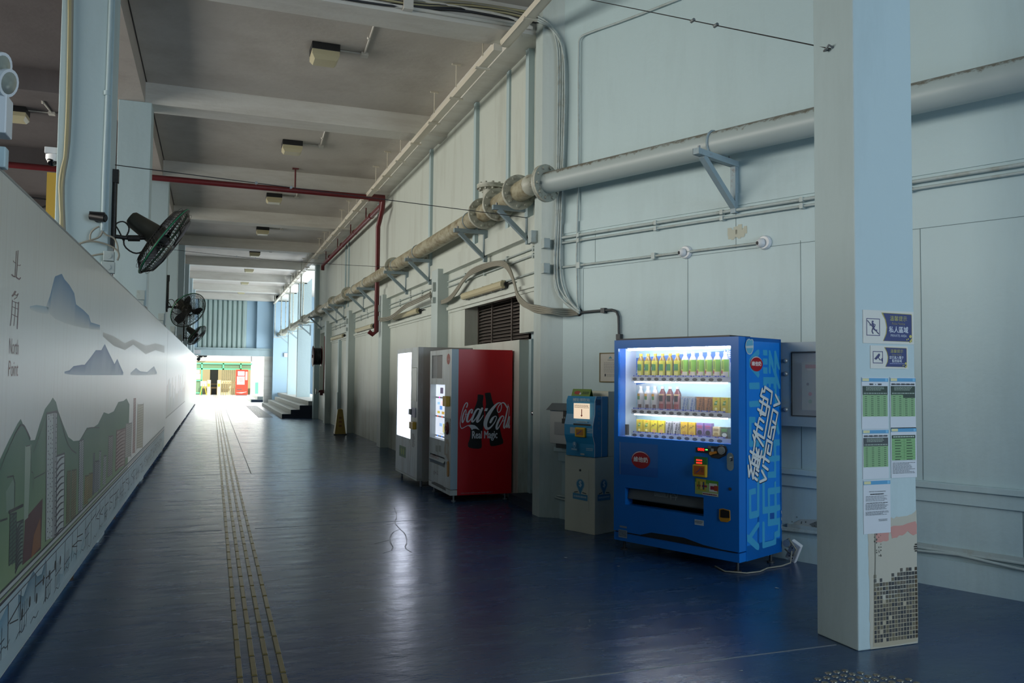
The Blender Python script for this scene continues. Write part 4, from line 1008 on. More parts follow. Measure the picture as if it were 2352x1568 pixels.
mb = MB(); mb.cyl((wl+.05, .06, wb+.01), (wl+.05, .06, wb+.1), .018, 12); mb.build('sensor', M_BLACK, VM)
WM = mw(VM)
def on_shelf(o, i, k_, dy=.145):
    o.location = WM @ Vector((slots[k_], dy, zs[i]+.0045)); o.rotation_euler = (0, 0, ROTB)
b_cap = mat('cap_yellow', 'd8b22a', .4); b_capw = mat('cap_white', 'd8dad8', .4)
b_tea = mat('bottle_tea_amber', '8a6a1c', .15); b_grn = mat('bottle_green_tint', 'a6bf62', .2); b_wht = mat('bottle_pale', 'c9c6c4', .2); b_plum = mat('bottle_plum', '6a3a40', .2)
def fill(proto, i, ks):
    for j, k_ in enumerate(ks):
        o = proto if j == 0 else dup(proto); on_shelf(o, i, k_)
g = 'yellow capped lemon tea bottles'
p = drink_bottle('yellow-capped bottle with green leaf label, left half of the top shelf in the blue machine', g, b_tea, 'bdb42a', b_cap, [(.06, .115, .3, .72, '2f7a36'), (.018, .05, .35, .7, 'cfc46a'), (.12, .14, .25, .5, 'd9c83a')])
fill(p, 0, range(6))
p = drink_bottle('white-capped green label bottle with red and white fruit print, right half of the top shelf', 'green and cream label bottles', b_wht, 'b5c640', b_capw, [(.055, .145, .55, .92, '7fb238'), (.07, .135, .35, .5, '6f8a2c'), (.035, .06, .25, .45, '9a3328'), (.012, .05, .42, .85, 'd8cbb0'), (.012, .03, .2, .45, 'c9b08c')], H_=.21, r=.034)
fill(p, 0, range(6, 12))
p = drink_bottle('slim white-capped white bottle with orange and leaf print, left of the middle shelf', 'white bottles on the middle shelf', b_wht, 'b9b7b6', b_capw, [(.12, .14, .3, .6, 'd89a2a'), (.09, .12, .35, .6, '3f7d3c'), (.02, .05, .45, .75, '4a2f2c')])
fill(p, 1, range(3))
p = drink_bottle('plum-coloured bottle with dark panel, fourth to sixth on the middle shelf', 'plum bottles on the middle shelf', b_plum, '9c6f70', b_capw, [(.08, .13, .35, .7, '26262e'), (.02, .06, .3, .75, '8a2f34'), (.13, .142, .2, .8, 'cfae80')])
fill(p, 1, range(3, 6))
CWd, CHt = .062, .118
def pt_latin(c1, c2, w2='VITASOY'):
    def f(B, W_, H_):
        B.text(VW, W_*.5, H_*.1, W_*.3, c1, 2, wd=H_*.8, rot=R(78), bold=.04); B.text(w2, W_*.9, H_*.1, W_*.26, c1, 2, wd=H_*.8, rot=R(78), bold=.04)
        B.ell(W_*.2, H_*.87, W_*.1, W_*.08, c2, 2, 12)
    return f
def pt_tea(leaf, fruit, base2):
    def f(B, W_, H_):
        B.rect(0, 0, W_, H_*.1, base2, 1); B.poly([(W_*.2, H_*.5), (W_*.35, H_*.75), (W_*.75, H_*.8), (W_*.62, H_*.52)], leaf, 2); B.ell(W_*.5, H_*.27, W_*.36, H_*.16, fruit, 2, 16); B.ell(W_*.5, H_*.27, W_*.2, H_*.09, 'efe9a0', 3, 12)
        B.text('TEA', W_*.3, H_*.6, H_*.1, 'e8efc8', 3, wd=W_*.38, bold=.03); B.ell(W_*.5, H_*.9, W_*.12, W_*.1, 'd8782a', 2, 12)
    return f
def pt_script(ink, fruit):
    def f(B, W_, H_):
        B.stroke([(W_*.15, H_*.5), (W_*.35, H_*.72), (W_*.45, H_*.55), (W_*.7, H_*.8), (W_*.85, H_*.7)], W_*.07, ink, 2, smooth=1); B.ell(W_*.55, H_*.25, W_*.3, H_*.14, fruit, 2, 16); B.ell(W_*.5, H_*.92, W_*.1, W_*.08, 'd8782a', 2, 12)
    return f
def pt_plain(a, b, c):
    def f(B, W_, H_):
        B.rect(0, 0, W_, H_*.28, a, 1); B.ell(W_*.5, H_*.35, W_*.36, H_*.17, b, 2, 16); B.lines(W_*.12, H_*.62, W_*.88, H_*.86, 2, c, 2, .6, .0)
    return f
rows = [
 (1, (6, 7), 'white and blue lettered soy carton on the middle shelf', 'a9b4bb', pt_latin('4668a4', '6f9fd0'), 1),
 (1, (8, 9), 'brown lettered soy carton on the middle shelf', 'a0683a', pt_latin('4a2a1a', 'c08a50'), 1),
 (1, (10, 11), 'yellow lemon tea carton at the right end of the middle shelf', 'cdb51c', pt_tea('4a8a28', 'c9b020', '8c7418'), 1),
 (2, (0, 1), 'yellow lemon tea carton at the left end of the bottom shelf', 'c9b21c', pt_tea('5a8a28', 'b8a81c', '6c6418'), 1),
 (2, (2, 3), 'yellow carton with dark brush writing on the bottom shelf', 'd6c428', pt_script('3a3a18', 'd8a868'), 1),
 (2, (4, 5), 'white carton with black lettering on the bottom shelf', 'b9babd', pt_latin('17181c', '3a2020'), 1),
 (2, (6, 7), 'amber carton with fruit print, right of the black and white cartons', 'c9a41c', pt_script('5a4418', 'b88a20'), 1),
 (2, (8, 9), 'purple grape carton with black fruit on the bottom shelf', '7a6498', pt_plain('5f4a7c', '1e1a26', 'b04a6a'), 1),
 (2, (10,), 'short cream carton with bowl print on the bottom shelf', 'c9b88a', pt_plain('8a6a3a', 'a08a50', '7a5a2a'), .8),
 (2, (11,), 'short brown and green carton with white mark, right end of the bottom shelf', '4f5a48', pt_plain('3a2a24', 'c8cfc8', '5aa048'), .8)]
for i, ks, lb, base, fn, hs in rows:
    p = carton(lb, lb+' pair' if len(ks) > 1 else None, CWd, CHt*hs*(1.07 if i == 1 else 1), base, fn)
    if len(ks) == 1 and 'group' in p: del p['group']
    fill(p, i, ks)
# front fittings
F = Art((0, 0, 0), (1, 0, 0), (0, 0, 1), VM)
V2 = (1400, 1000, 4.751)
def fr(x0, y0, x1, y1): a = F.px(1400+x0/4.751, 1000+y0/4.751); b = F.px(1400+x1/4.751, 1000+y1/4.751); return a[0], b[1], b[0], a[1]
F.poly(F.pxs([(115, 70), (528, 100), (528, 460), (115, 420)], *V2), '2a6ab4', 1)
F.poly(F.pxs([(115, 300), (528, 360), (528, 460), (115, 420)], *V2), '1b5fb0', 2)
F.stroke(F.pxs([(115, 70), (118, 420)], *V2), .006, '7f93b0', 3)
F.flush('lower_poster'); a = F.px(1400+342/4.751, 1000+265/4.751); ylogo(F, a[0], a[1], .098, .072, lay=3)
F.flush('oval_logo')
x0, z0, x1, z1 = fr(930, 912, 1030, 985); F.rect(x0, z0, x1, z1, 'b9c4c8', 3); F.lines(x0+.005, z0+.01, x1-.005, z1-.005, 4, '4a5258', 4, .4, .2); F.flush('label_sticker')
for q_, cc in ((fr(112, 978, 190, 1012), '7f8c98'), (fr(100, 1020, 194, 1122), '8a96a0')): F.rect(*q_, cc, 3); F.lines(q_[0]+.004, q_[1]+.01, q_[2]-.004, q_[3]-.005, 6 if q_[3]-q_[1] > .05 else 2, '2f3f50', 4, .5, .1); F.flush('label_sticker')
x0, z0, x1, z1 = fr(935, 460, 1190, 665); F.poly([(x0, z1), (x0, z0), (x1, z0-.005), (x1, z1-.01)], '94aa62', 3); F.poly([(x0, z1), (x0, z1-.03), (x1, z1-.04), (x1, z1-.01)], '4f8a2c', 4)
F.rect(x0+.012, z0+.03, x0+.1, z0+.12, 'b0a030', 4); F.rect(x0+.13, z0+.03, x1-.012, z0+.095, 'c8ccc4', 4); F.rect(x0+.175, z0+.04, x0+.21, z0+.08, 'a0381f', 5); F.rect(x0+.02, z1-.065, x0+.11, z1-.05, '8a1f3a', 4); F.rect(x0+.14, z1-.078, x1-.01, z1-.05, '8a1f3a', 4); F.rect(x0+.07, z0-.002, x1-.003, z0+.02, 'c8c8c0', 5); F.lines(x0+.075, z0, x1-.01, z0+.018, 1, '7a2a30', 6, .5, .1)
for k_ in range(3): F.rect(x0+.03+k_*.022, z0+.04, x0+.042+k_*.022, z0+.1, ['6a7a2a', 'c9b870', '24305a'][k_], 5)
F.build('payment_guide', VM)
# dispensing slot
mb = MB(); mb.box(slot[0]-.01, .1, slot[1]-.02, slot[2]+.01, .24, slot[1]); mb.box(slot[0]-.01, .23, slot[1], slot[2]+.01, .24, slot[3]+.01); mb.box(slot[0]-.012, .1, slot[1], slot[0], .24, slot[3]); mb.box(slot[2], .1, slot[1], slot[2]+.012, .24, slot[3]); mb.build('collection_bin', M_BLACK, VM)
mb = MB(); mb.add([(slot[0]+.004, .03, slot[1]+.06), (slot[2]-.004, .03, slot[1]+.06), (slot[2]-.004, .05, slot[3]), (slot[0]+.004, .05, slot[3])], [(0, 1, 2, 3)]); mb.box(slot[0]+.004, .03, slot[1]+.05, slot[2]-.004, .05, slot[1]+.06); fl = mb.build('collection_flap', mat('smoked_flap', '50565a', .3), VM)
B = Art((0, .03, slot[1]+.06), (1, 0, 0), (0, .02, slot[3]-slot[1]-.06), VM); cx = (slot[0]+slot[2])/2
B.stroke([(cx-.11, .10), (cx+.02, .10), (cx+.02, .045), (cx-.11, .045), (cx-.11, .10)], .003, 'a0a6aa', 2); B.lines(cx-.1, .05, cx+.01, .096, 4, 'a0a6aa', 2, .3, .2)
B.stroke([(cx+.04, .11), (cx+.115, .11), (cx+.11, .05), (cx+.045, .05), (cx+.04, .11)], .003, 'a0a6aa', 2); B.stroke([(cx+.055, .03), (cx+.05, .065), (cx+.075, .08), (cx+.1, .06), (cx+.1, .03)], .003, 'a0a6aa', 2)
B.build('flap_print', fl)
# payment parts
def slab(name, poly_crop, th, mt, lay=0, bev=.003, parent=VM):
    pts = F.pxs(poly_crop, *V2); mb = MB(); mb.prism(pts, (0, 0, 0), (1, 0, 0), (0, 0, 1), (0, -1, 0), th); return mb.build(name, mt, parent, bev)
dsp = slab('price_display', [(943, 125), (1078, 135), (1076, 192), (943, 180)], .006, M_BLACK)
B = Art((0, -.006, 0), (1, 0, 0), (0, 0, 1), VM); x0, z0 = F.px(1400+968/4.751, 1000+163/4.751)
B.text('0000', x0, z0, .022, 'ff2a1c', 1, wd=.06, bold=.03); B.lines(x0+.07, z0+.006, x0+.105, z0+.018, 1, '6dff7a', 1, .8, 0); B.build('lit_digits', VM, M_LIT)
cp = slab('coin_plate', [(1078, 108), (1180, 118), (1225, 100), (1275, 118), (1290, 160), (1270, 215), (1200, 252), (1120, 240), (1078, 195)], .010, M_BLACK)
a = F.px(1400+1233/4.751, 1000+162/4.751); mb = MB(); mb.cyl((a[0], -.01, a[1]), (a[0], -.022, a[1]), .030, 22); mb.cyl((a[0], -.022, a[1]), (a[0], -.026, a[1]), .022, 18); mb.build('coin_return_ring', M_GREY, VM)
b = F.px(1400+1120/4.751, 1000+192/4.751); c = F.px(1400+1185/4.751, 1000+180/4.751); mb = MB(); mb.bar((b[0], -.016, b[1]), (c[0], -.016, c[1]), .01, .018); mb.cyl((b[0], -.01, b[1]), (b[0], -.022, b[1]), .014, 14); mb.build('return_lever', mat('amber_plastic', 'c07a1a', .4), VM)
B = Art((0, -.0101, 0), (1, 0, 0), (0, 0, 1), VM); d_ = F.px(1400+1130/4.751, 1000+158/4.751); B.rect(d_[0]-.012, d_[1]-.012, d_[0]+.012, d_[1]+.012, '9aa0a6', 1); B.lines(d_[0]-.04, d_[1]+.012, d_[0]-.01, d_[1]+.03, 3, 'a0a6ac', 1, .4, .1); B.lines(a[0]-.02, a[1]+.033, a[0]+.02, a[1]+.045, 2, 'a0a6ac', 1, .4, .1); B.build('coin_plate_print', VM)
slab('card_reader_screen', [(932, 225), (1075, 238), (1075, 320), (930, 308)], .012, mat('reader_green', '1c6a34', .4))
B = Art((0, -.0121, 0), (1, 0, 0), (0, 0, 1), VM)
for yy in (262, 291): x0, z0 = F.px(1400+955/4.751, 1000+yy/4.751); B.text('8888', x0, z0-.008, .013, 'ff3a2a', 1, wd=.055, bold=.03)
B.build('lit_digits', VM, M_LIT)
rd = slab('card_reader', [(925, 310), (1075, 318), (1072, 458), (925, 440)], .03, M_YEL, bev=.008)
B = Art((0, -.0305, 0), (1, 0, 0), (0, 0, 1), VM); x0, z0 = F.px(1400+945/4.751, 1000+418/4.751); B.rect(x0, z0, x0+.095, z0+.068, 'b0561a', 1); B.stroke([(x0+.02, z0+.015), (x0+.045, z0+.03), (x0+.06, z0+.055)], .006, '3a3a8a', 2, smooth=1); B.lines(x0+.065, z0+.02, x0+.09, z0+.055, 3, '3a2418', 2, .4, .1); B.build('reader_face', VM)
a = F.px(1400+1322/4.751, 1000+285/4.751); mb = MB(); mb.prism([(a[0]+.03*math.cos(t), a[1]+(.038 if math.sin(t) > 0 else -.038)+.03*math.sin(t)) for t in [2*PI*i/24 for i in range(24)]], (0, 0, 0), (1, 0, 0), (0, 0, 1), (0, -1, 0), .006); mb.cyl((a[0], -.006, a[1]+.02), (a[0], -.022, a[1]+.02), .016, 16); mb.build('lock_plate', M_CHROME, VM)
a = F.px(1400+1318/4.751, 1000+583/4.751); mb = MB(); mb.cyl((a[0], 0, a[1]), (a[0], -.006, a[1]), .012, 14); mb.build('keyhole', M_DGREY, VM)
cr = slab('coin_tray', [(1200, 800), (1240, 795), (1318, 815), (1322, 925), (1290, 945), (1215, 935), (1197, 900)], .008, mat('coin_tray_orange', 'b8801c', .4))
F3 = Art((0, -.0085, 0), (1, 0, 0), (0, 0, 1), VM); F3.poly(F3.pxs([(1210, 810), (1240, 805), (1310, 825), (1312, 900), (1240, 897), (1208, 890)], *V2), '1c130c', 1); F3.build('coin_tray_painted_shade', VM)  # flat print; the shade of the tray's hollow is put into its colour
# side panel lettering
Sd = Art((WV, 0, 0), (0, 1, 0), (0, 0, 1), VM)
PAT = '3a9cc8'
C3 = (1690, 770, 13.067); C2 = (1690, 870, 6.272); C4 = (1690, 1090, 7.84)
def sp_(pts, C, col=PAT, lay=1): Sd.poly(Sd.pxs(pts, *C), col, lay)
sp_([(640, 430), (700, 430), (710, 560), (660, 640), (520, 700), (430, 840), (500, 1000), (620, 1070), (700, 1090), (712, 1190), (675, 1280), (620, 1220), (480, 1060), (405, 950), (395, 720), (470, 610)], C3)
for y0, y1 in ((435, 605), (690, 880), (955, 1150)): sp_([(810, y0), (945, y0+5), (950, y1-10), (940, y1), (820, y1-5)], C3)
sp_([(985, 445), (1030, 450), (1130, 820), (1135, 1060), (1045, 850), (1040, 1150), (1010, 1150), (985, 1100)], C3)
sp_([(1150, 470), (1200, 455), (1320, 980), (1310, 1040), (1270, 1000), (1215, 850), (1215, 1120), (1320, 1480), (1335, 1600), (1280, 1600), (1160, 1230), (1050, 850), (1150, 1000)], C3)
sp_([(820, 1250), (1190, 1255), (1200, 1600), (1130, 1600), (1130, 1450), (1050, 1450), (1040, 1560), (990, 1560), (985, 1450), (930, 1450), (920, 1560), (870, 1500), (820, 1500)], C3)
sp_([(400, 1420), (700, 1412), (712, 1568), (400, 1568)], C3)
sp_([(190, 55), (340, 55), (342, 140), (330, 148), (200, 148), (190, 130)], C2); sp_([(190, 320), (340, 310), (345, 395), (200, 408), (190, 390)], C2)
sp_([(190, 545), (280, 545), (283, 630), (225, 635), (222, 890), (340, 880), (340, 950), (330, 975), (200, 980), (190, 960)], C2)
sp_([(555, 30), (585, 20), (585, 240), (630, 250), (630, 400), (585, 400), (560, 400)], C2); sp_([(585, 560), (632, 780), (610, 815), (545, 620)], C2); sp_([(540, 870), (630, 870), (632, 955), (580, 965), (580, 1100), (632, 1100), (632, 1175), (580, 1185), (580, 1420), (460, 1425), (458, 1340), (550, 1330), (552, 1190), (470, 1190), (470, 1110), (550, 1105)], C2); sp_([(385, 890), (415, 890), (415, 1560), (385, 1560)], C2)
sp_([(235, 270), (355, 235), (362, 340), (275, 365), (278, 665), (380, 640), (382, 0), (424, 0), (420, 735), (395, 765), (255, 797), (235, 780)], C4)
sp_([(475, 60), (518, 60), (520, 580), (795, 535), (800, 630), (735, 660), (735, 785), (795, 765), (795, 1090), (770, 1120), (728, 1125), (724, 1250), (690, 1265), (490, 1325), (476, 1310), (476, 850), (500, 835), (518, 860), (520, 1215), (660, 1180), (690, 1155), (692, 1030), (755, 1005), (758, 895), (585, 928), (572, 915), (575, 690), (490, 708), (478, 690)], C4)
sp_([(580, 240), (690, 225), (692, 130), (722, 110), (724, 222), (795, 210), (797, 320), (732, 335), (735, 560), (692, 565), (692, 345), (612, 355), (612, 575), (575, 580), (572, 270)], C4); sp_([(612, 690), (690, 680), (690, 790), (612, 800)], C4, '07509f', 2)
sp_([(395, 850), (424, 850), (418, 930), (290, 1125), (415, 1250), (420, 1310), (408, 1355), (370, 1350), (205, 1200), (198, 1070), (235, 1085)], C4)
for pts in ([(815, 650), (822, 695)], [(820, 770), (823, 815)], [(825, 890), (822, 960)], [(830, 1170), (832, 1230)], [(824, 1265), (832, 1300)]): Sd.stroke(Sd.pxs(pts, *C4), .006, 'aab4bc', 2)
a = Sd.px(1690+612/13.067, 770+855/13.067); ra = Sd.px(1690+798/13.067, 770+855/13.067)[0]-a[0]; Sd.flush('side_pattern'); ylogo(Sd, a[0], a[1], ra, ra*.62, lay=4)
Sd.poly(Sd.pxs([(400, 100), (440, 130), (460, 112), (500, 115), (525, 180), (520, 250), (528, 340), (515, 450), (470, 550), (410, 580), (350, 555), (305, 470), (280, 340), (290, 230), (320, 150), (360, 108)], *C3), 'b4c4cc', 3)
Sd.poly(Sd.pxs([(395, 125), (440, 150), (470, 130), (500, 150), (510, 340), (495, 440), (455, 525), (408, 550), (355, 525), (315, 440), (300, 340), (305, 240), (335, 160)], *C3), '5fa6c4', 4); Sd.poly(Sd.pxs([(300, 320), (510, 300), (512, 375), (300, 385)], *C3), 'b9c6cc', 5)
def glyphs(dx, dy, col, wd, lay):
    K = [
     [(375, 145), (350, 240), (455, 300), (420, 520), (340, 490)], [(410, 115), (515, 190), (495, 350)], [(412, 120), (405, 180), (370, 175)],
     [(335, 315), (480, 410), (400, 855), (270, 770)], [(390, 290), (350, 520)], [(310, 435), (405, 500)], 
     [(335, 565), (395, 620)], [(330, 565), (265, 870)], [(270, 645), (375, 725)], [(250, 750), (385, 965)] , [(240, 810), (265, 900)], [(255, 750), (300, 800)],
     [(268, 900), (225, 1190)], [(200, 1040), (270, 1090), (355, 1130)], [(365, 1040), (320, 1275), (215, 1200)], [(285, 1000), (300, 1060), (260, 1220)], [(325, 1020), (300, 1240)], [(240, 1120), (340, 1180)],
     [(185, 1115), (240, 1430), (262, 1280)], [(170, 1250), (182, 1400), (205, 1300)], [(290, 1300), (320, 1325)], [(280, 1355), (308, 1385)], [(265, 1425), (300, 1455)],
     # latin word
     [(565, 230), (625, 350), (540, 385)], [(525, 440), (595, 490), (565, 650), (525, 610)], [(525, 440), (455, 820), (490, 850), (510, 700), (560, 690), (525, 870)],
     [(440, 880), (515, 920), (490, 1090), (445, 1060), (465, 960)], [(440, 885), (395, 1170)], [(375, 1120), (470, 1190)], [(400, 1100), (388, 1200)], [(380, 1245), (455, 1305)], [(365, 1320), (430, 1440), (340, 1480)]]
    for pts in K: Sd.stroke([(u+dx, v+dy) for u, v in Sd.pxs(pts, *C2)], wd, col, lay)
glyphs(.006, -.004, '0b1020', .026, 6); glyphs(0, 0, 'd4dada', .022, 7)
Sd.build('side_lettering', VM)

# ---------------------------------------------------------------- red drinks machine
CM = thing('vending_machine', 'red-sided cola vending machine with worn white front, in front of the doorway', 'vending machine', (2.66, 10.39, 0), ROTA)
WC, DC, C0, C1 = 1.02, .765, .075, 1.80
mb = MB(); mb.box(0.002, .085, C0, WC, DC, C1); mb.build('cabinet', M_RED, CM)
FC = Art((0, 0, 0), (1, 0, 0), (0, 0, 1), CM)
K1 = (975, 790, 7.127); K2 = (975, 990, 8.71)
def cr_(x0, y0, x1, y1, K=K1): a = FC.px(K[0]+x0/K[2], K[1]+y0/K[2]); b = FC.px(K[0]+x1/K[2], K[1]+y1/K[2]); return a[0], b[1], b[0], a[1]
win = list(cr_(95, 655, 325, 1530)); win[1] = FC.px(975+95/7.127, 790+1520/7.127)[1]
adw = cr_(125, 190, 290, 562)
bl = FC.px(975+110/8.71, 990+410/8.71); brr = FC.px(975+402/8.71, 990+775/8.71); bin_ = (bl[0], brr[1]+.03, brr[0], bl[1]-.01)
mb = MB(); mb.cells((0, 0, 0), (1, 0, 0), (0, 0, 1), (0, 1, 0), [0, WC], [C0+.07, C1], [(win[0], win[1], win[2], win[3]), (adw[0], adw[1], adw[2], adw[3]), bin_], .085); mb.build('door', M_MACH, CM)
mb = MB(); mb.box(WC, 0, C0+.07, WC+.003, .083, C1); mb.build('door_edge', M_MBLUE, CM)
mb = MB(); mb.box(0, .0, C0, WC, .085, C0+.062); mb.build('kick_plate', M_MACH, CM)
for x, y in ((.06, .06), (WC-.06, .06), (.06, DC-.06), (WC-.06, DC-.06)):
    mb = MB(); mb.cyl((x, y, 0), (x, y, .01), .028, 12); mb.cyl((x, y, .01), (x, y, C0), .012, 8); mb.build('levelling_foot', M_GREY, CM)
mb = MB(); mb.box(win[0], .078, win[1], win[2], .084, win[3]); mb.build('display_backdrop', mat('display_lit_white', 'e8eef0', .5, emit=.85, ecol='e6efff'), CM)
mb = MB(); mb.box(adw[0], .07, adw[1], adw[2], .084, adw[3]); mb.build('advert_recess', mat('advert_grey', '4a463e', .5), CM)
B = Art((0, .0775, 0), (1, 0, 0), (0, 0, 1), CM); hw = win[3]-win[1]; ww = win[2]-win[0]
B.rect(win[0]+ww*.3, win[3]-hw*.17, win[0]+ww*.5, win[3]-hw*.06, '4a4458', 1)
for f_, cs in ((.245, 'ff4ac8'), (.60, 'ff5a2a'), (.965, '3a8aff')):
    B.rect(win[0], win[3]-hw*(f_+.015), win[2], win[3]-hw*(f_-.012), '4a4c52', 1)
    for k_ in ((.25, .55, .78) if f_ < .3 else (.15, .45)): B.ell(win[0]+ww*k_, win[3]-hw*f_, .02, .012, cs, 2, 10)
for (a_, b_, c_, d_, cc) in ((.12, .33, .3, .38, '8fb4d8'), (.28, .40, .45, .47, '5f8ccc'), (.36, .31, .52, .39, 'e0c0c4'), (.62, .33, .92, .47, 'd8c4a0'), (.12, .5, .3, .545, 'b0a040'), (.42, .5, .6, .55, 'a88a40'), (.7, .48, .85, .54, 'c8b078'), (.72, .55, .95, .57, '7a2a2a'), (.28, .72, .46, .78, '88a8d0'), (.5, .72, .75, .88, 'a8a070'), (.55, .8, .7, .9, '6a8a5a'), (.3, .9, .9, .93, 'b0b4b8')): B.rect(win[0]+ww*a_, win[3]-hw*d_, win[0]+ww*c_, win[3]-hw*b_, cc, 1)
B.build('display_drinks', CM, M_LIT)
mb = MB(); mb.box(adw[0], .01, adw[1], adw[2], .014, adw[3]); mb.build('advert_pane', M_GLASS, CM)
B = FC
B.stroke([(win[0]-.006, win[1]), (win[0]-.006, win[3])], .010, 'b0402a', 1)
a = B.px(975+393/7.127, 790+245/7.127); B.ell(a[0], a[1], .075, .065, '9a5248', 1, 24); B.text('Cola', a[0], a[1]-.015, .03, 'b9a8a0', 2, 'c', wd=.1); B.flush('round_sticker')
a = B.px(975+470/8.71, 990+330/8.71); B.poly(B.pxs([(420, 160), (480, 160), (495, 250), (480, 340), (500, 600), (470, 600), (430, 480), (400, 470), (398, 330), (410, 240)], *K2), 'a89c8a', 1)
B.poly(B.pxs([(430, 250), (470, 250), (465, 450), (425, 450)], *K2), 'b8bab4', 2); B.flush('bottle_sticker')
for x0, x1 in ((225, 270), (285, 330)): B.poly(B.pxs([(x0, 280), (x1, 290), (x1, 420), (x0, 400)], *K2), '9aa09c', 1)
B.flush('faded_labels')
for k_, ch in enumerate(('0', '+', '2')):
    a = B.px(975+(185+32*k_)/8.71, 990+860/8.71); B.text(ch, a[0], a[1], .045, '5a4a5a', 1, wd=.05, bold=.02)
B.flush('worn_letters')
B.poly(B.pxs([(140, 1020), (200, 1010), (370, 1090), (425, 1150), (430, 1195), (140, 1045)], *K2), '15171a', 1)
B.build('foot_vent', CM)
mb = MB(); mb.add([(bin_[0], .02, bin_[1]), (bin_[2], .02, bin_[1]), (bin_[2], -.015, bin_[1]+.05), (bin_[0], -.015, bin_[1]+.05), (bin_[2], .01, bin_[3]-.02), (bin_[0], .01, bin_[3]-.02)], [(0, 1, 2, 3), (3, 2, 4, 5)]); mb.box(bin_[0], .07, bin_[1], bin_[2], .084, bin_[3]); fl = mb.build('collection_flap', mat('flap_grey', 'a0abb0', .4), CM)
B = Art((0, -.0155, bin_[1]+.05), (1, 0, 0), (0, .025, bin_[3]-bin_[1]-.07), CM); B.text('DRINKS', bin_[0]+.04, .02, .04, '8a4a54', 1, wd=.4); B.build('flap_print', fl)
rc = cr_(365, 850, 430, 1050); mb = MB(); mb.box(rc[0]-.01, -.05, rc[1]+.02, rc[2]-.03, 0, rc[3]); rd = mb.build('card_reader', M_YEL, CM, .006)
rc = cr_(340, 1205, 425, 1275); mb = MB(); mb.box(rc[0], -.006, rc[1], rc[2], 0, rc[3]); mb.build('coin_slot', M_GREY, CM)
a = FC.px(975+375/7.127, 790+1378/7.127); mb = MB(); mb.lathe([(.075, 0), (.075, .012), (.05, .02)], (a[0], 0, a[1]), (0, -1, 0), 24); mb.cyl((a[0], -.02, a[1]), (a[0], -.03, a[1]), .03, 16); mb.build('lock_ring', mat('lock_ring_red', '70262a', .35), CM)
a = FC.px(975+475/8.71, 990+755/8.71); mb = MB(); mb.prism([(a[0]+.038*math.cos(t), a[1]+(.055 if math.sin(t) > 0 else -.055)+.038*math.sin(t)) for t in [2*PI*i/20 for i in range(20)]], (0, 0, 0), (1, 0, 0), (0, 0, 1), (0, -1, 0), .008); mb.build('coin_return', mat('coin_tray_orange', 'b8801c', .4), CM)
# side: bottles and script
Sc = Art((WC+.0005, 0, 0), (0, 1, 0), (0, 0, 1), CM); KC = (1045, 890, 10.45)
def sc_(pts, col, lay): Sc.poly(Sc.pxs(pts, *KC), col, lay)
sc_([(545, 165), (600, 163), (685, 180), (680, 260), (668, 330), (670, 420), (690, 520), (705, 620), (700, 760), (685, 900), (668, 1020), (650, 1120), (632, 1220), (640, 1300), (645, 1400), (630, 1450), (560, 1467), (440, 1460), (350, 1440), (312, 1410), (315, 1330), (350, 1240), (368, 1120), (370, 980), (372, 850), (400, 720), (430, 600), (470, 490), (510, 390), (535, 300)], '0c0d10', 1)
sc_([(718, 130), (780, 120), (852, 118), (870, 200), (890, 290), (925, 390), (980, 480), (1020, 580), (1055, 700), (1070, 800), (1078, 950), (1095, 1050), (1125, 1180), (1155, 1260), (1160, 1320), (1140, 1350), (1060, 1375), (960, 1398), (870, 1403), (845, 1380), (830, 1290), (828, 1180), (812, 1080), (790, 1000), (765, 880), (740, 760), (722, 600), (730, 480), (745, 400), (740, 290), (722, 200)], '0c0d10', 1)
WHT = 'dde0ea'
def ss(pts, ws, sm=2, lay=3): Sc.stroke(Sc.pxs(pts, *KC), [x*.00054 for x in ws], WHT, lay, smooth=sm)
ss([(278, 470), (300, 420), (300, 365), (265, 360), (215, 440), (165, 590), (130, 760), (120, 900), (150, 985), (200, 965), (300, 905), (400, 900)], [26, 26, 22, 18, 24, 14, 12, 14, 22, 18, 14, 22])
sc_([(300, 905), (400, 888), (470, 900), (530, 945), (590, 1018), (500, 985), (440, 990), (405, 1018), (370, 960), (330, 925)], WHT, 3)
ss([(262, 525), (225, 560), (180, 700), (170, 820), (185, 845), (225, 760), (262, 640), (268, 560), (255, 520)], [16, 26, 34, 34, 22, 16, 16, 18, 16])
ss([(240, 640), (300, 640), (335, 580)], [12, 12, 12])
ss([(400, 600), (425, 540), (400, 510), (350, 560), (300, 680), (280, 790), (310, 830), (370, 770), (420, 680)], [44, 26, 20, 40, 48, 46, 34, 18, 14])
ss([(590, 520), (545, 505), (490, 560), (420, 720), (400, 800), (430, 825), (500, 740), (570, 620), (600, 530)], [26, 34, 44, 50, 46, 34, 22, 22, 26])
ss([(650, 500), (590, 640), (520, 800), (540, 830), (610, 770), (678, 660)], [50, 56, 56, 36, 20, 12])
sc_([(725, 495), (795, 492), (765, 562), (702, 560)], WHT, 3)
ss([(1110, 380), (1120, 480), (1080, 580), (1035, 598), (1010, 550), (1040, 440), (1110, 370), (1170, 355), (1220, 420), (1250, 490)], [16, 18, 18, 18, 18, 18, 20, 28, 34, 20])
ss([(1095, 360), (1020, 370), (900, 500), (770, 700), (720, 860), (740, 970), (800, 990), (880, 930), (960, 820), (1000, 720), (985, 680), (940, 690), (890, 750), (850, 830)], [16, 34, 66, 92, 90, 70, 48, 30, 22, 18, 18, 24, 60, 50])
ss([(1165, 690), (1135, 670), (1070, 740), (1000, 900), (990, 985), (1020, 995), (1080, 900), (1150, 770), (1170, 700)], [20, 26, 46, 50, 44, 32, 18, 18, 20])
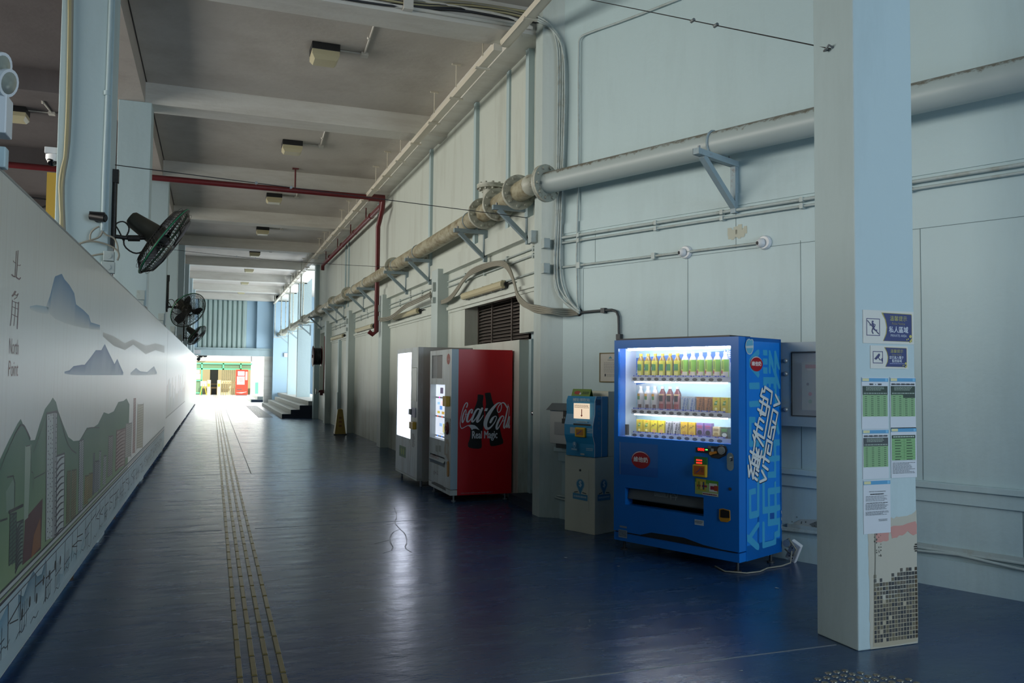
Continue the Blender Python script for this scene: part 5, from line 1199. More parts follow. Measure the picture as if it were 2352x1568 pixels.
ss([(1130, 800), (1180, 800), (1230, 650)], [10, 12, 12]); ss([(1275, 400), (1250, 560), (1200, 780), (1165, 930), (1185, 985), (1225, 900), (1280, 720), (1300, 560), (1300, 480), (1275, 430)], [12, 30, 38, 40, 30, 16, 14, 12, 12, 12])
ss([(1300, 700), (1265, 790), (1235, 920), (1245, 970), (1275, 900), (1305, 780)], [22, 34, 36, 26, 16, 14]); ss([(1312, 690), (1300, 820), (1285, 960), (1310, 970), (1318, 900)], [16, 24, 28, 16, 8])
a = Sc.px(1045+410/10.45, 890+1240/10.45); b = Sc.px(1045+1015/10.45, 890+1235/10.45); Sc.text('Real Magic', a[0], a[1]-.018, .115, WHT, 4, wd=b[0]-a[0], bold=.022)
a = Sc.px(1058, 1132.5); Sc.lines(a[0], a[1]-.006, a[0]+.4, a[1]+.006, 1, 'a08088', 3, .6, 0)
Sc.build('side_logo', CM)

# ---------------------------------------------------------------- white machine behind it
WM_ = thing('vending_machine', 'worn white snack vending machine with glaring lit front, left of the red machine', 'vending machine', (2.58, 12.06, 0), ROTA)
WW_, DW, W0, W1 = 1.34, .76, .085, 1.865
FW = Art((0, 0, 0), (1, 0, 0), (0, 0, 1), WM_); KW = (900, 780, 4.611)
def wr_(x0, y0, x1, y1): a = FW.px(KW[0]+x0/KW[2], KW[1]+y0/KW[2]); b = FW.px(KW[0]+x1/KW[2], KW[1]+y1/KW[2]); return a[0], b[1], b[0], a[1]
g_ = wr_(65, 145, 195, 1050); g_ = (max(g_[0], .05), g_[1], g_[2], min(FW.px(900+130/4.611, 780+142/4.611)[1], W1-.05))
mb = MB(); mb.cells((0, 0, 0), (1, 0, 0), (0, 0, 1), (0, 1, 0), [0, WW_], [W0+.03, W1], [g_], .07); mb.build('door', M_MACH, WM_)
mb = MB(); mb.box(0, .07, W0, WW_, DW, W1); mb.box(0, 0, W0, WW_, .07, W0+.026); mb.build('cabinet', paint('machine_side_white', 'b4bcb8', '8d918a', .4, .35, bump=0), WM_)
for x, y in ((.08, .08), (WW_-.08, .08), (.08, DW-.08), (WW_-.08, DW-.08)):
    mb = MB(); mb.cyl((x, y, 0), (x, y, W0), .016, 10); mb.build('levelling_foot', M_GREY, WM_)
mb = MB(); mb.box(g_[0], .03, g_[1], g_[2], .036, g_[3]); mb.build('lit_panel', mat('lit_panel_white', 'eef2ff', .5, emit=6.0, ecol='e4ebff'), WM_)
q_ = wr_(218, 298, 262, 655); mb = MB(); mb.box(q_[0], -.004, q_[1], q_[2], 0, q_[3]); mb.build('side_window', mat('window_greyed', 'a9aca4', .2), WM_)
FW.stroke([(q_[0], q_[1]), (q_[0], q_[3]), (q_[2], q_[3])], .006, '5a5a50', 8)
q_ = wr_(80, 1112, 148, 1255); FW.rect(q_[0], q_[1], q_[2], q_[3], '4f7a4c', 1); FW.stroke([(q_[0]+.02, q_[1]+.03), (q_[2]-.02, q_[1]+.03), (q_[2]-.02, q_[3]-.03), (q_[0]+.02, q_[3]-.03), (q_[0]+.02, q_[1]+.03)], .006, '25402a', 2)
for k_ in (.35, .65): FW.ell(q_[0]+(q_[2]-q_[0])*k_, (q_[1]+q_[3])/2, .04, .05, '8aa040', 2, 14)
FW.flush('green_sticker')
q_ = wr_(215, 990, 245, 1145); FW.lines(q_[0], q_[1], q_[2], q_[3], 12, '4a4c4c', 1, .5, .3); FW.flush('small_print')
FW.stroke(FW.pxs([(190, 1060), (205, 1160), (185, 1400)], *KW), .008, '6f6a58', 1)
FW.build('front_stickers', WM_)
q_ = wr_(218, 865, 258, 950); mb = MB(); mb.box(q_[0], -.05, q_[1], q_[2], 0, q_[3]); mb.build('card_reader', M_YEL, WM_, .006)
q_ = wr_(218, 718, 252, 825); mb = MB(); mb.box(q_[0], -.01, q_[1], q_[2], 0, q_[3]); mb.build('keypad', mat('keypad_lilac', 'a8a8c4', .4), WM_)
q_ = wr_(190, 728, 210, 795); mb = MB(); mb.box(q_[0], -.02, q_[1], q_[2], 0, q_[3]); mb.build('handle', M_GREY, WM_, .004)

# ---------------------------------------------------------------- subsidy kiosk and its cabinet
KB = thing('steel_cabinet', 'cream steel cabinet with round dollar stickers, carrying the blue kiosk', 'cabinet', bw(.495, .43, 0), ROTB)
mb = MB(); mb.box(0, 0, 0, .385, .31, .72); mb.box(.06, .19, .72, .385, .31, 1.345); mb.build('body', M_CREAM, KB, .004)
mb = MB(); mb.box(.08, -.003, .215, .31, 0, .60); mb.build('door', M_CREAM, KB)
KF = Art((0, -.003, 0), (1, 0, 0), (0, 0, 1), KB); KK = (1280, 870, 4.236)
def dollar(B, cu, cv, s_):
    B.ell(cu, cv+.10*s_, .085*s_, .085*s_, '8fb2c0', 1); B.poly([(cu-.07*s_, cv+.06*s_), (cu, cv-.07*s_), (cu+.07*s_, cv+.06*s_)], '8fb2c0', 1)
    B.ell(cu, cv+.10*s_, .07*s_, .07*s_, '3f86ac', 2); B.poly([(cu-.055*s_, cv+.06*s_), (cu, cv-.05*s_), (cu+.055*s_, cv+.06*s_)], '3f86ac', 2)
    B.text('$', cu, cv+.055*s_, .10*s_, 'c4d2d4', 3, 'c', bold=.03)
    B.poly([(cu-.15*s_, cv-.13*s_), (cu+.15*s_, cv-.14*s_), (cu+.15*s_, cv-.05*s_), (cu-.15*s_, cv-.04*s_)], '4a8cb0', 4); B.lines(cu-.13*s_, cv-.115*s_, cu+.13*s_, cv-.06*s_, 1, 'a8c0c8', 5, .5, 0)
    B.stroke([(cu-.12*s_, cv-.03*s_), (cu-.05*s_, cv-.015*s_)], .012*s_, '30403a', 5); B.stroke([(cu+.05*s_, cv-.02*s_), (cu+.12*s_, cv-.03*s_)], .012*s_, '30403a', 5)
a = KF.px(1333, 1127); dollar(KF, a[0], a[1], .62); KF.build('dollar_sticker', KB)
KS = Art((.385, 0, 0), (0, 1, 0), (0, 0, 1), KB); a = KS.px(1387, 1128); dollar(KS, a[0], a[1], .62); KS.build('dollar_sticker', KB)
a = KF.px(1333, 1079.5); mb = MB(); mb.cyl((a[0], -.003, a[1]), (a[0], -.009, a[1]), .011, 14); mb.build('lock', M_DGREY, KB)
KT = thing('subsidy_kiosk', 'blue wavy-fronted subsidy collection kiosk standing on the cream cabinet', 'kiosk', bw(.52, .44, .724), ROTB)
kw, kh = .36, .572
mb = MB(); prof = [(0, .0), (.0, .12), (-.028, .2), (-.028, .30), (.0, .40), (.0, .53), (.02, kh), (.19, kh), (.19, 0)]
mb.prism([(y, z) for y, z in prof], (0, 0, 0), (0, 1, 0), (0, 0, 1), (1, 0, 0), kw)
mb.build('body', paint('kiosk_blue', '2688b8', '2076a6', .4, .35, bump=0), KT)
KA = Art((0, -.030, 0), (1, 0, 0), (0, 0, 1), KT); K4 = (1270, 880, 8.713)
def kp(x, y): return KA.px(1270+x/8.713, 880+y/8.713)
def krect(x0, y0, x1, y1, col, lay=1): a = kp(x0, y0); b = kp(x1, y1); KA.rect(a[0], a[1], b[0], b[1], col, lay); return a, b
a, b = krect(418, 395, 738, 718, 'c8b49c'); KA.build('lit_screen', KT, M_LIT); KA.mb = MB()
KA.stroke([((a[0]+b[0])/2, a[1]-.055), ((a[0]+b[0])/2, b[1]+.03)], .010, 'b02a24', 2, cap=False); KA.poly([((a[0]+b[0])/2-.014, b[1]+.035), ((a[0]+b[0])/2+.014, b[1]+.035), ((a[0]+b[0])/2, b[1]+.016)], 'b02a24', 3)
KA.lines(a[0]+.01, a[1]-.045, b[0]-.008, a[1]-.012, 4, '5a4a44', 2, .4, .1)
a, b = krect(410, 800, 755, 855, '262a2c')
a = kp(400, 355); b = kp(740, 355); KA.text('補貼領取站', a[0], a[1], .03, 'b9cdd4', 1, wd=b[0]-a[0], bold=.02); a = kp(400, 385); KA.text('Subsidy Collection Point', a[0], a[1], .013, '9ab8c4', 1, wd=b[0]-a[0])
a = kp(470, 790); b = kp(695, 755); KA.lines(a[0], a[1], b[0], b[1], 1, '9fc0cc', 1, .6, 0); a = kp(685, 1000); b = kp(810, 905); KA.lines(a[0], a[1], b[0], b[1], 3, 'a8c4cc', 1, .5, .1)
krect(345, 875, 448, 1005, '9aa8b0'); a = kp(665, 1350); b = kp(810, 1300); KA.lines(a[0], a[1], b[0], b[1], 2, '9fc0cc', 1, .5, .1); krect(550, 1398, 632, 1438, '9aa4a4')
a = kp(430, 1290); dollar(KA, a[0], a[1]+.01, .26)
KA.build('printed_front', KT)
a = kp(462, 875); b = kp(662, 1085); mb = MB(); mb.box(a[0], -.05, b[1], b[0], -.02, a[1]); mb.build('card_reader', M_YEL, KT, .008)
B = Art((0, -.0505, 0), (1, 0, 0), (0, 0, 1), KT); B.rect(a[0]+.018, b[1]+.018, b[0]-.018, a[1]-.018, 'a06a24', 1); B.stroke([(a[0]+.035, b[1]+.03), ((a[0]+b[0])/2, (a[1]+b[1])/2), (b[0]-.04, a[1]-.03)], .007, '4a3a7a', 2, smooth=1); B.build('reader_face', KT)
for x in (.002, .075):
    mb = MB(); mb.tube([(kw+.001, y+x, z) for y, z in prof[:7]] if x < .01 else [(kw+.001, .1, 0), (kw+.001, .1, kh)], .003, 5); mb.build('white_trim', M_WHITE, KT)
B = Art((kw, 0, 0), (0, 1, 0), (0, 0, 1), KT)
for i, ch in enumerate('補貼領取站'): B.text(ch, .045, .44-.045*i, .03, '6a96ac', 1)
B.rect(.02, .49, .085, .545, '155478', 1); B.build('side_print', KT)
gt = thing('promo_card', 'small green folded card with red cartoon-free print on top of the kiosk', 'card', bw(.545, .40, .724+kh), ROTB); gt['label'] = 'small green folded card standing on top of the blue kiosk'
mb = MB(); mb.prism([(0, 0), (.003, 0), (.028, .062), (.05, 0), (.053, 0), (.029, .068), (.025, .068)], (0, 0, 0), (0, 1, 0), (0, 0, 1), (1, 0, 0), .235); mb.build('card', mat('card_green', '64842c', .5), gt)
B = Art((0, 0, 0), (1, 0, 0), (0, .026, .068), gt); B.ell(.07, .034, .04, .018, '9a3024', 2); B.ell(.11, .025, .012, .012, 'b4bcc4', 3); B.lines(.135, .018, .22, .048, 2, '24401c', 2, .6, .1); B.build('card_print', gt)
# mailbox-like steel box
MX = thing('letter_box', 'white steel letter box with grey lid, half hidden left of the kiosk', 'letter box', bw(-.02, .14, .745), ROTB)
mb = MB(); mb.box(.03, .0, .045, .33, .13, .40); mb.build('body', mat('letter_box_white', 'a9adab', .5), MX, .006)
mb = MB(); mb.prism([(-.03, .39), (.06, .46), (.14, .46), (.14, .39)], (0.0, 0, 0), (0, 1, 0), (0, 0, 1), (1, 0, 0), .37); mb.build('lid', paint('lid_grey', '5d6468', '3f4244', .5, .6, bump=0), MX)
mb = MB(); mb.box(.1, .02, 0, .33, .13, .045); mb.build('base', M_DGREY, MX)
mb = MB(); mb.box(.235, -.02, .33, .275, 0, .40); mb.tube([(.245, -.02, .31), (.245, -.02, .335), (.268, -.02, .335), (.268, -.02, .31)], .004, 6); mb.box(.232, -.035, .26, .28, -.008, .31); mb.build('padlock', M_BLACK, MX)
B = Art((0, -.0065, 0), (1, 0, 0), (0, 0, 1), MX); B.rect(.1, .14, .25, .27, '8b8f90', 1); B.build('faded_label', MX)
# framed notice behind the machines
a = onB(1380, 811); b = onB(1412, 877)
FN = thing('wall_notice', 'old framed paper notice on the wall at the left edge of the blue machine', 'notice', bw(a[0], .012, b[1]), ROTB)
mb = MB(); mb.box(0, 0, 0, .30, .012, a[1]-b[1]); mb.build('sheet', mat('aged_paper', 'b4b2a8', .6), FN)
mb = MB(); H_ = a[1]-b[1]
for x0, z0, x1, z1 in ((-.006, -.004, .306, .006), (-.006, H_-.006, .306, H_+.004), (-.006, 0, .004, H_)): mb.box(x0, -.004, z0, x1, .012, z1)
mb.build('frame', mat('old_tape', '6d6340', .7), FN)
B = Art((0, 0, 0), (1, 0, 0), (0, 0, 1), FN); B.poly([(.11, H_-.055), (.135, H_-.03), (.16, H_-.055)], '3c7888', 1); B.lines(.1, H_-.075, .18, H_-.065, 1, '4a4e50', 1, .5, 0); B.lines(.05, .09, .28, H_-.09, 12, '7a7c7a', 1, .35, .4); B.rect(.06, .055, .08, .08, '35393a', 1); B.lines(.09, .05, .27, .08, 3, '7a7c7a', 1, .4, .2); B.build('print', FN)
# electrical panel
a = onB(1805, 788); b = onB(1805, 975)
EP = thing('electrical_panel', 'grey wall electrical panel with a window, between the blue machine and the square pillar', 'electrical panel', bw(2.60, .14, b[1]), ROTB)
eh = a[1]-b[1]; 
mb = MB(); mb.cells((0, 0, 0), (1, 0, 0), (0, 0, 1), (0, 1, 0), [0, .62], [0, eh], [(.10, .075, .52, eh-.075)], .01); mb.box(0, .01, 0, .62, .14, .02); mb.box(0, .01, eh-.02, .62, .14, eh); mb.box(0, .01, 0, .02, .14, eh); mb.box(.6, .01, 0, .62, .14, eh); mb.box(0, .1, 0, .62, .14, eh); mb.build('case', paint('panel_case', '8094a0', '86744e', .6, .35, sc=5, streak=(1, 1, 1), lo=.55, hi=.8, bump=0), EP)
mb = MB(); mb.box(.17, .05, .13, .5, .1, eh-.16); mb.build('breaker_plate', mat('breaker_plate', '77817c', .5), EP)
B = Art((0, .05, 0), (1, 0, 0), (0, 0, 1), EP); B.rect(.2, eh-.21, .30, eh-.18, '7c2a38', 1); B.rect(.215, eh-.225, .26, eh-.215, '9a9e98', 1); B.ell(.22, eh/2, .012, .012, '23282c', 1, 12); B.ell(.24, .26, .016, .016, '8a3a48', 1, 12); B.ell(.24, .20, .016, .016, '3c6a54', 1, 12); B.rect(.33, .3, .36, .42, '7c2a38', 1); B.build('labels', EP)
mb = MB(); mb.box(.10, .012, .075, .52, .016, eh-.075); mb.build('window_pane', M_GLASS, EP)
mb = MB(); mb.tube([(.11, -.003, .085), (.11, -.003, eh-.085), (.51, -.003, eh-.085), (.51, -.003, .085)], .006, 6, True); mb.build('gasket', M_BLACK, EP)
for z in (.13, .42, eh-.15): mb = MB(); mb.lathe([(.02, 0), (.016, .012), (.008, .016)], (.055, 0, z), (0, -1, 0), 12); mb.build('bolt', M_GREY, EP)

# ---------------------------------------------------------------- louvred vent and the door beside the pilaster
mb = MB()
xl = XA+.24
mb.box(xl, lv[0], lv[1], xl+.03, lv[2], lv[1]+.03)
n = 13
for i in range(n):
    z = lv[1]+.02+(lv[3]-lv[1]-.03)*i/(n-1)
    mb.add([(xl-.03, lv[0], z-.02), (xl-.03, lv[2], z-.02), (xl+.03, lv[2], z+.02), (xl+.03, lv[0], z+.02), (xl-.03, lv[0], z-.012), (xl-.03, lv[2], z-.012), (xl+.03, lv[2], z+.028), (xl+.03, lv[0], z+.028)],
           [(0, 1, 2, 3), (7, 6, 5, 4), (0, 4, 5, 1), (1, 5, 6, 2), (2, 6, 7, 3), (3, 7, 4, 0)])
t = thing('louvre_vent', 'brown-grey louvred vent recessed in the wall above the red machine', 'vent', (0, 0, 0))
mb.build('slats', M_LOUV, t)
mb = MB()
for f_ in (.0, .36, .72, 1): y = lv[0]+(lv[2]-lv[0]-.03)*f_; mb.box(xl-.045, y, lv[1], xl-.03, y+.03, lv[3])
mb.build('mullions', M_LOUV, t)
mb = MB(); mb.box(xl+.05, lv[0]-.0, lv[1], xl+.06, lv[2], lv[3]); mb.build('duct_back', M_DARK, t)
t = thing('door_1', 'pale blue steel door with knob and bolt, between the red machine and the pilaster', 'door', (0, 0, 0)); t['kind'] = 'structure'
mb = MB(); mb.box(XA+.20, 8.32, .12, XA+.24, 9.10, 1.93); mb.build('door_leaf', mat('door_paint', '86a4ae', .45), t)
mb = MB(); mb.box(XA+.12, 9.12, .1, XA+.26, 9.206, 2.0); mb.box(XA+.12, 8.31, 1.93, XA+.26, 9.206, 2.0); mb.box(XA+.15, 9.09, .1, XA+.26, 9.12, 1.95); mb.build('door_frame', M_BLUE, t)
mb = MB(); mb.cyl((XA+.2, 9.03, 1.05), (XA+.13, 9.03, 1.05), .012, 10); mb.sphere((XA+.12, 9.03, 1.05), .03, 12, 8); mb.cyl((XA+.2, 9.03, 1.05), (XA+.19, 9.03, 1.05), .035, 14); mb.build('door_knob', M_CHROME, t)
mb = MB(); mb.box(XA+.15, 9.0, 1.30, XA+.2, 9.12, 1.33); mb.box(XA+.15, 9.01, 1.2, XA+.19, 9.05, 1.31); mb.build('bolt', M_BLACK, t)
mb = MB(); mb.box(XA-.12, 8.31, 0, XA+.3, 9.2, .1); tag(mb.build('door_step', M_NAVY), 'low navy step at the foot of the pale blue door', 'step')

# ---------------------------------------------------------------- wall services, far wall
def tubes(name, label, cat, runs, r, m_, group=None, clips=None, root_loc=(0, 0, 0)):
    t = thing(name, label, cat, root_loc, 0, group)
    for k_, pts in enumerate(runs):
        mb = MB(); mb.tube(pts, r if not isinstance(r, (list, tuple)) else r[k_], 7); mb.build('run', m_ if not isinstance(m_, (list, tuple)) else m_[k_], t)
    if clips:
        mb = MB()
        for c in clips: mb.box(c[0]-.012, c[1]-.02, c[2]-.03, c[0]+.02, c[1]+.02, c[2]+.03)
        mb.build('clips', M_CONDUIT, t)
    return t
bays = [(8.32, 12.34), (12.75, 16.88), (17.24, 21.28), (21.7, 25.7)]
bn = ['bay over the louvred vent', 'second bay', 'third bay, behind the red riser', 'fourth bay, near the wet floor cone']
for (a, b), nm in zip(bays, bn):
    z1, z2, z3 = 2.95, 2.87, 2.69
    runs = [[(3.425, a, z1), (3.425, b, z1)], [(3.425, a, z2), (3.425, b, z2)], [(3.425, a, z3-.02), (3.425, b, z3-.02)]]
    tubes('conduit_run', 'three thin conduits along the wall, '+nm, 'conduit', runs, .011, M_CONDUIT, 'painted conduits on the far wall', [(3.43, a+.4+j*.9, z) for j in range(4) for z in (z1, z2)])
    mb = MB(); mb.box(3.40, a+.02, 2.50, 3.46, b-.02, 2.545); mb.box(3.43, a+.02, 2.46, 3.46, b-.02, 2.50)
    tag(mb.build('wall_ledge', M_PANEL), 'slim painted ledge across the wall, '+nm, 'ledge', 'wall ledges between pilasters')
for i, y in enumerate((8.01, 12.55, 17.05, 21.45)):
    zz = ((2.905, 2.64) if i == 0 else (2.9, 2.69))
    for z, w_ in zip(zz, ('upper', 'lower')):
        h_ = .075 if i == 0 else (.11 if w_ == 'upper' else .06)
        xx = 3.275 if i else 3.30
        mb = MB(); mb.box(xx-.05, y-.05, z-h_/2-.03, xx+.02, y+.04, z+h_/2)
        tag(mb.build('junction_box', M_CONDUIT, bevel=.004), '%s small junction box on the %s pilaster from the blue machine' % (w_, ['first', 'second', 'third', 'fourth'][i]), 'junction box')
mb = MB(); mb.box(3.2, 8.2, 2.93, 3.275, 8.3, 3.06); tag(mb.build('junction_box', M_CONDUIT), 'larger pale box at the back edge of the first pilaster where conduits meet', 'junction box')
# battens
for (px0, py0, px1, py1), nm in zip(((1060, 679, 1152, 654), (903, 729, 957, 714), (816, 759, 852, 749), (760, 778, 786, 771)), ('largest, above the louvred vent', 'second, above the white machine', 'third, behind the red riser', 'fourth and smallest')):
    a = onx(px0, py0, 3.36); b = onx(px1, py1, 3.36); y0, y1 = b.y, a.y; z = (a.z+b.z)/2
    t = thing('batten_light', 'dusty sealed tube light on the far wall, '+nm, 'light', (3.44, (y0+y1)/2, z), 0, 'sealed tube lights on the far wall')
    L = (y1-y0)/2
    mb = MB(); mb.box(-.035, -L, -.045, .0, L, .045); mb.build('base', M_DGREY, t)
    mb = MB(); mb.prism([(-.035, -.05), (-.035, .05), (-.075, .045), (-.095, .02), (-.095, -.02), (-.075, -.045)], (0, -L, 0), (1, 0, 0), (0, 0, 1), (0, 1, 0), L*2); mb.build('diffuser', M_DIFF, t)
    mb = MB()
    for k_ in range(5): y = -L+.1+k_*(2*L-.2)/4; mb.box(-.05, y-.02, -.06, -.03, y+.02, .06)
    mb.build('clips', M_GREY, t)
    mb = MB(); mb.cyl((-.02, -L, 0), (-.02, -L-.3, 0), .009, 6); mb.box(-.05, -L-.03, -.02, -.01, -L, .02); mb.build('feed', M_BLACK, t)
# big loose cables that swing along the wall
def P3(px, py, X=3.37): return onx(px, py, X)
loop = [onp(x, y, bw(.2, .03, 0), NB) for x, y in ((1328, 717), (1302, 718))]+[ony(x, y, 7.80) for x, y in ((1285, 717), (1265, 714))]+[onx(x, y, 3.22) for x, y in ((1245, 712), (1228, 709), (1214, 704))]+[P3(x, y, 3.34) for x, y in ((1200, 695), (1188, 680), (1182, 650), (1172, 622), (1160, 606), (1140, 604), (1110, 612), (1080, 625), (1065, 642), (1050, 665), (1035, 685), (1015, 695), (1000, 692), (990, 682), (988, 672))]
l2 = [P3(x, y, 3.24) for x, y in ((988, 676), (960, 690), (930, 703), (905, 725), (890, 733), (872, 734))]
t = thing('cable_bundle', 'thick grey cables looping over the louvred vent and down to the wall hole', 'cable', (0, 0, 0))
for k_ in range(4):
    d_ = Vector((0, 0, .022*(k_-1.5)+.0)); mb = MB(); mb.tube([p+d_*(1 if i % 3 else .6) for i, p in enumerate(loop)], .012, 6, smooth=2); mb.build('cable', M_CABLE, t)
for k_ in range(3):
    d_ = Vector((0, 0, .03*(k_-1))); mb = MB(); mb.tube([p+d_ for p in l2], .012, 6, smooth=2); mb.build('cable', M_CABLE, t)
# vertical bundle in the corner, with the hole it vanishes into
hole = onB(1331, 717)
t = thing('cable_bundle', 'bundle of painted cables running down the corner beside the first pilaster', 'cable', (0, 0, 0))
paths = [[(1236, 44), (1268, 60), (1290, 92), (1293, 140), (1292, 300), (1286, 480), (1281, 560), (1279, 640), (1288, 672), (1330, 716)],
         [(1236, 38), (1262, 52), (1284, 90), (1288, 150), (1286, 300), (1282, 480), (1276, 560), (1272, 640), (1280, 680), (1329, 718)],
         [(1238, 50), (1270, 66), (1296, 110), (1298, 200), (1296, 300), (1290, 480), (1286, 600), (1290, 650), (1306, 690), (1332, 715)],
         [(1234, 48), (1264, 58), (1280, 92), (1283, 160), (1281, 300), (1279, 480), (1273, 580), (1275, 650), (1290, 692), (1331, 719)]]
for k_, pa in enumerate(paths):
    pts = []
    fn = Vector((-.2, -.265, 0)).normalized()
    for i, (x, y) in enumerate(pa):
        a_ = onp(x, y, bw(0, .045, 0), NB); b_ = onp(x, y, Vector((3.335, 8.05, 0))+fn*.03, fn)
        pts.append(b_ if ((b_-CP).length < (a_-CP).length and b_.x < 3.62) else a_)
    mb = MB(); mb.tube(pts, .012, 6, smooth=2); mb.build('cable', M_CONDUIT, t)
mb = MB(); pts = [onp(x, y, bw(0, .03, 0), NB) for x, y in ((1332, 716), (1326, 700), (1326, 640), (1324, 600), (1326, 540), (1329, 400), (1329, 100), (1333, 86), (1345, 78), (1440, 45), (1560, -2))]
mb.tube(pts, .011, 6, smooth=1); mb.build('conduit', M_CONDUIT, t)
mb = MB(); p = bw(hole[0], .0, hole[1]); mb.cyl(p, p+NB*.008, .04, 18); mb.build('wall_hole', M_BLACK, t)
# conduits on the near wall
def nwall(pts, n_=.03): return [bw(s_, n_, z) for s_, z in pts]
tubes('conduit_run', 'upper of two long conduits on the near wall under the bracket', 'conduit', [nwall([(-.02, 2.95), (9.4, 2.95)])], .016, M_CONDUIT, None)
tubes('conduit_run', 'lower of two long conduits on the near wall under the bracket', 'conduit', [nwall([(-.02, 2.895), (9.4, 2.895)])], .012, M_CONDUIT, None)
mb = MB()
t = thing('camera_conduit', 'single conduit carrying two small wall lamp-like cameras on the near wall', 'conduit', bw(0, 0, 2.637), ROTB)
mb = MB(); mb.cyl((-.02, -.022, 0), (2.37, -.022, 0), .012, 8); mb.build('conduit', M_CONDUIT, t)
mb = MB()
for s_ in (.3, 1.25): mb.box(s_-.02, -.04, -.03, s_+.02, 0, .03)
mb.build('clips', M_CONDUIT, t)
for s_, lb in ((1.605, 'left round white wall camera on the thin conduit above the blue machine'), (2.40, 'right round white wall camera at the end of the thin conduit, beside the pillar')):
    c_ = thing('wall_camera', lb, 'camera', bw(s_, 0, 2.637), ROTB)
    mb = MB(); mb.lathe([(.062, 0), (.06, .02), (.052, .032)], (0, 0, 0), (0, -1, 0), 20); mb.build('base', M_WHITE, c_)
    mb = MB(); mb.lathe([(.04, .03), (.04, .05), (.03, .072), (.018, .08)], (-.0, 0, 0), (-.45, -1, -.1), 18); mb.build('housing', M_WHITE, c_)
    mb = MB(); mb.lathe([(.017, .078), (.015, .084)], (0, 0, 0), (-.45, -1, -.1), 14); mb.build('lens', M_BLACK, c_)
cl = MB()
for s_ in (.3, 1.28, 2.0, 2.75, 3.6):
    for z in (2.95, 2.895):
        cl.prism([(s_-.015, 0), (s_+.015, 0), (s_+.015, .05), (s_-.015, .05)], bw(0, 0, z-.02), SB, NB, (0, 0, 1), .04)
tag(cl.build('conduit_clips', M_CONDUIT), 'small painted saddles holding the two long conduits', 'clips')
# dark pipe down behind the blue machine
t = tubes('conduit_run', 'dark grey conduit bending down behind the blue machine', 'conduit', [nwall([(.29, 2.145), (.60, 2.150), (.74, 2.150), (.80, 2.13), (.825, 2.08), (.83, 2.0), (.835, 1.72)], .025)], .014, M_DGREY)
mb = MB()
for s_, z in ((.634, 2.149), (.835, 1.88)): p = bw(s_, .0, z); mb.prism([(s_-.025, 0), (s_+.025, 0), (s_+.025, .045), (s_-.025, .045)], bw(0, 0, z-.025), SB, NB, (0, 0, 1), .05)
mb.build('clips', M_DGREY, t)
# low trunking and cable along the foot of the near wall
tubes('floor_cable_run', 'old painted cable sagging along the foot of the near wall', 'cable', [nwall([(-.1, .22), (.2, .20), (.6, .215), (1.2, .2), (2.6, .24), (3.1, .26), (3.6, .235), (3.9, .25), (4.3, .215), (4.7, .235), (5.2, .20), (9, .22)], .03), nwall([(-.1, .235), (3.6, .26), (4.6, .25), (9, .24)], .02)], .011, M_CONDUIT)
mb = MB(); mb.prism([(2.6, 0), (9.4, 0), (9.4, .02), (2.6, .02)], bw(0, 0, .262), SB, NB, (0, 0, 1), .03); tag(mb.build('low_trunking', M_CONDUIT), 'flat painted trunking low on the near wall behind the pillar', 'trunking')
# extension block and its cord
a = onB(1833, 1283, .05)
E_ = thing('power_strip', 'white socket block lying against the wall by the foot of the blue machine', 'socket', bw(2.70, .10, .02), ROTB)
mb = MB(); mb.M = Matrix.Translation((0, 0, .075)) @ Matrix.Rotation(R(28), 4, 'Y') @ Matrix.Rotation(R(15), 4, 'X'); mb.box(-.045, -.018, -.09, .045, .018, .09); mb.build('body', M_WHITE, E_, .006)
mb = MB(); mb.M = Matrix.Translation((0, 0, .075)) @ Matrix.Rotation(R(28), 4, 'Y') @ Matrix.Rotation(R(15), 4, 'X')
for z in (-.045, .04):
    for x, zz in ((0, .018), (-.015, -.01), (.015, -.01)): mb.box(x-.004, -.0195, z+zz-.005, x+.004, -.0181, z+zz+.005)
mb.build('socket_holes', M_BLACK, E_)
mb = MB(); mb.M = Matrix.Translation((-.035, -.02, .13)); mb.cyl((0, 0, 0), (0, -.04, .01), .03, 12); mb.build('plug', M_GREY, E_)
_pc = [[bw(s_, n_, z) for s_, n_, z in ((2.70, .14, .1), (2.72, .2, .02), (2.70, .3, .008), (2.66, .45, .007), (2.68, .6, .007), (2.64, .72, .007), (2.5, .80, .007), (2.35, .7, .007))], [bw(s_, n_, z) for s_, n_, z in ((2.62, .12, .16), (2.68, .15, .2), (2.74, .14, .12), (2.7, .12, .06), (2.62, .1, .1))]]
for _p in _pc: mb = MB(mw(E_).inverted()); mb.tube(_p, .006, 6); mb.build('cord', M_CABLE, E_)
# damaged plaster behind
B = Art(bw(0, .0005, 0), SB, (0, 0, 1)); B.N = NB.copy(); B.wN = NB.copy()
u = 2.86; rnd = random.Random(2)
B.poly([(u-.22, .30), (u-.15, .34), (u-.02, .355), (u+.12, .36), (u+.15, .30), (u+.05, .27), (u-.1, .265)], 'a9aca4', 2)
B.poly([(u-.08, .31), (u-.02, .34), (u+.06, .35), (u+.10, .31), (u+.05, .285), (u-.03, .28)], '6f7068', 3)
for k_ in range(30): B.ell(u+rnd.gauss(0, .12), .31+rnd.gauss(0, .03), rnd.uniform(.002, .007), rnd.uniform(.002, .006), '4c4c46', 4, 6)
def brush(u, v_, w_, h_, col, n=26):
    for k_ in range(n): x = u+rnd.uniform(-w_, w_)*(.6+.4*rnd.random()); y = v_+rnd.uniform(-h_, h_)*.5; B.rect(x-.02, y-.03, x+.02*rnd.random(), y+.03+h_*.2*rnd.random(), col, 2)
B.flush('broken_plaster') if False else None
tag(B.mb.build('wall_patch', M_PRINT), 'broken grey plaster low on the near wall behind the blue machine', 'wall patch'); B.mb = MB()
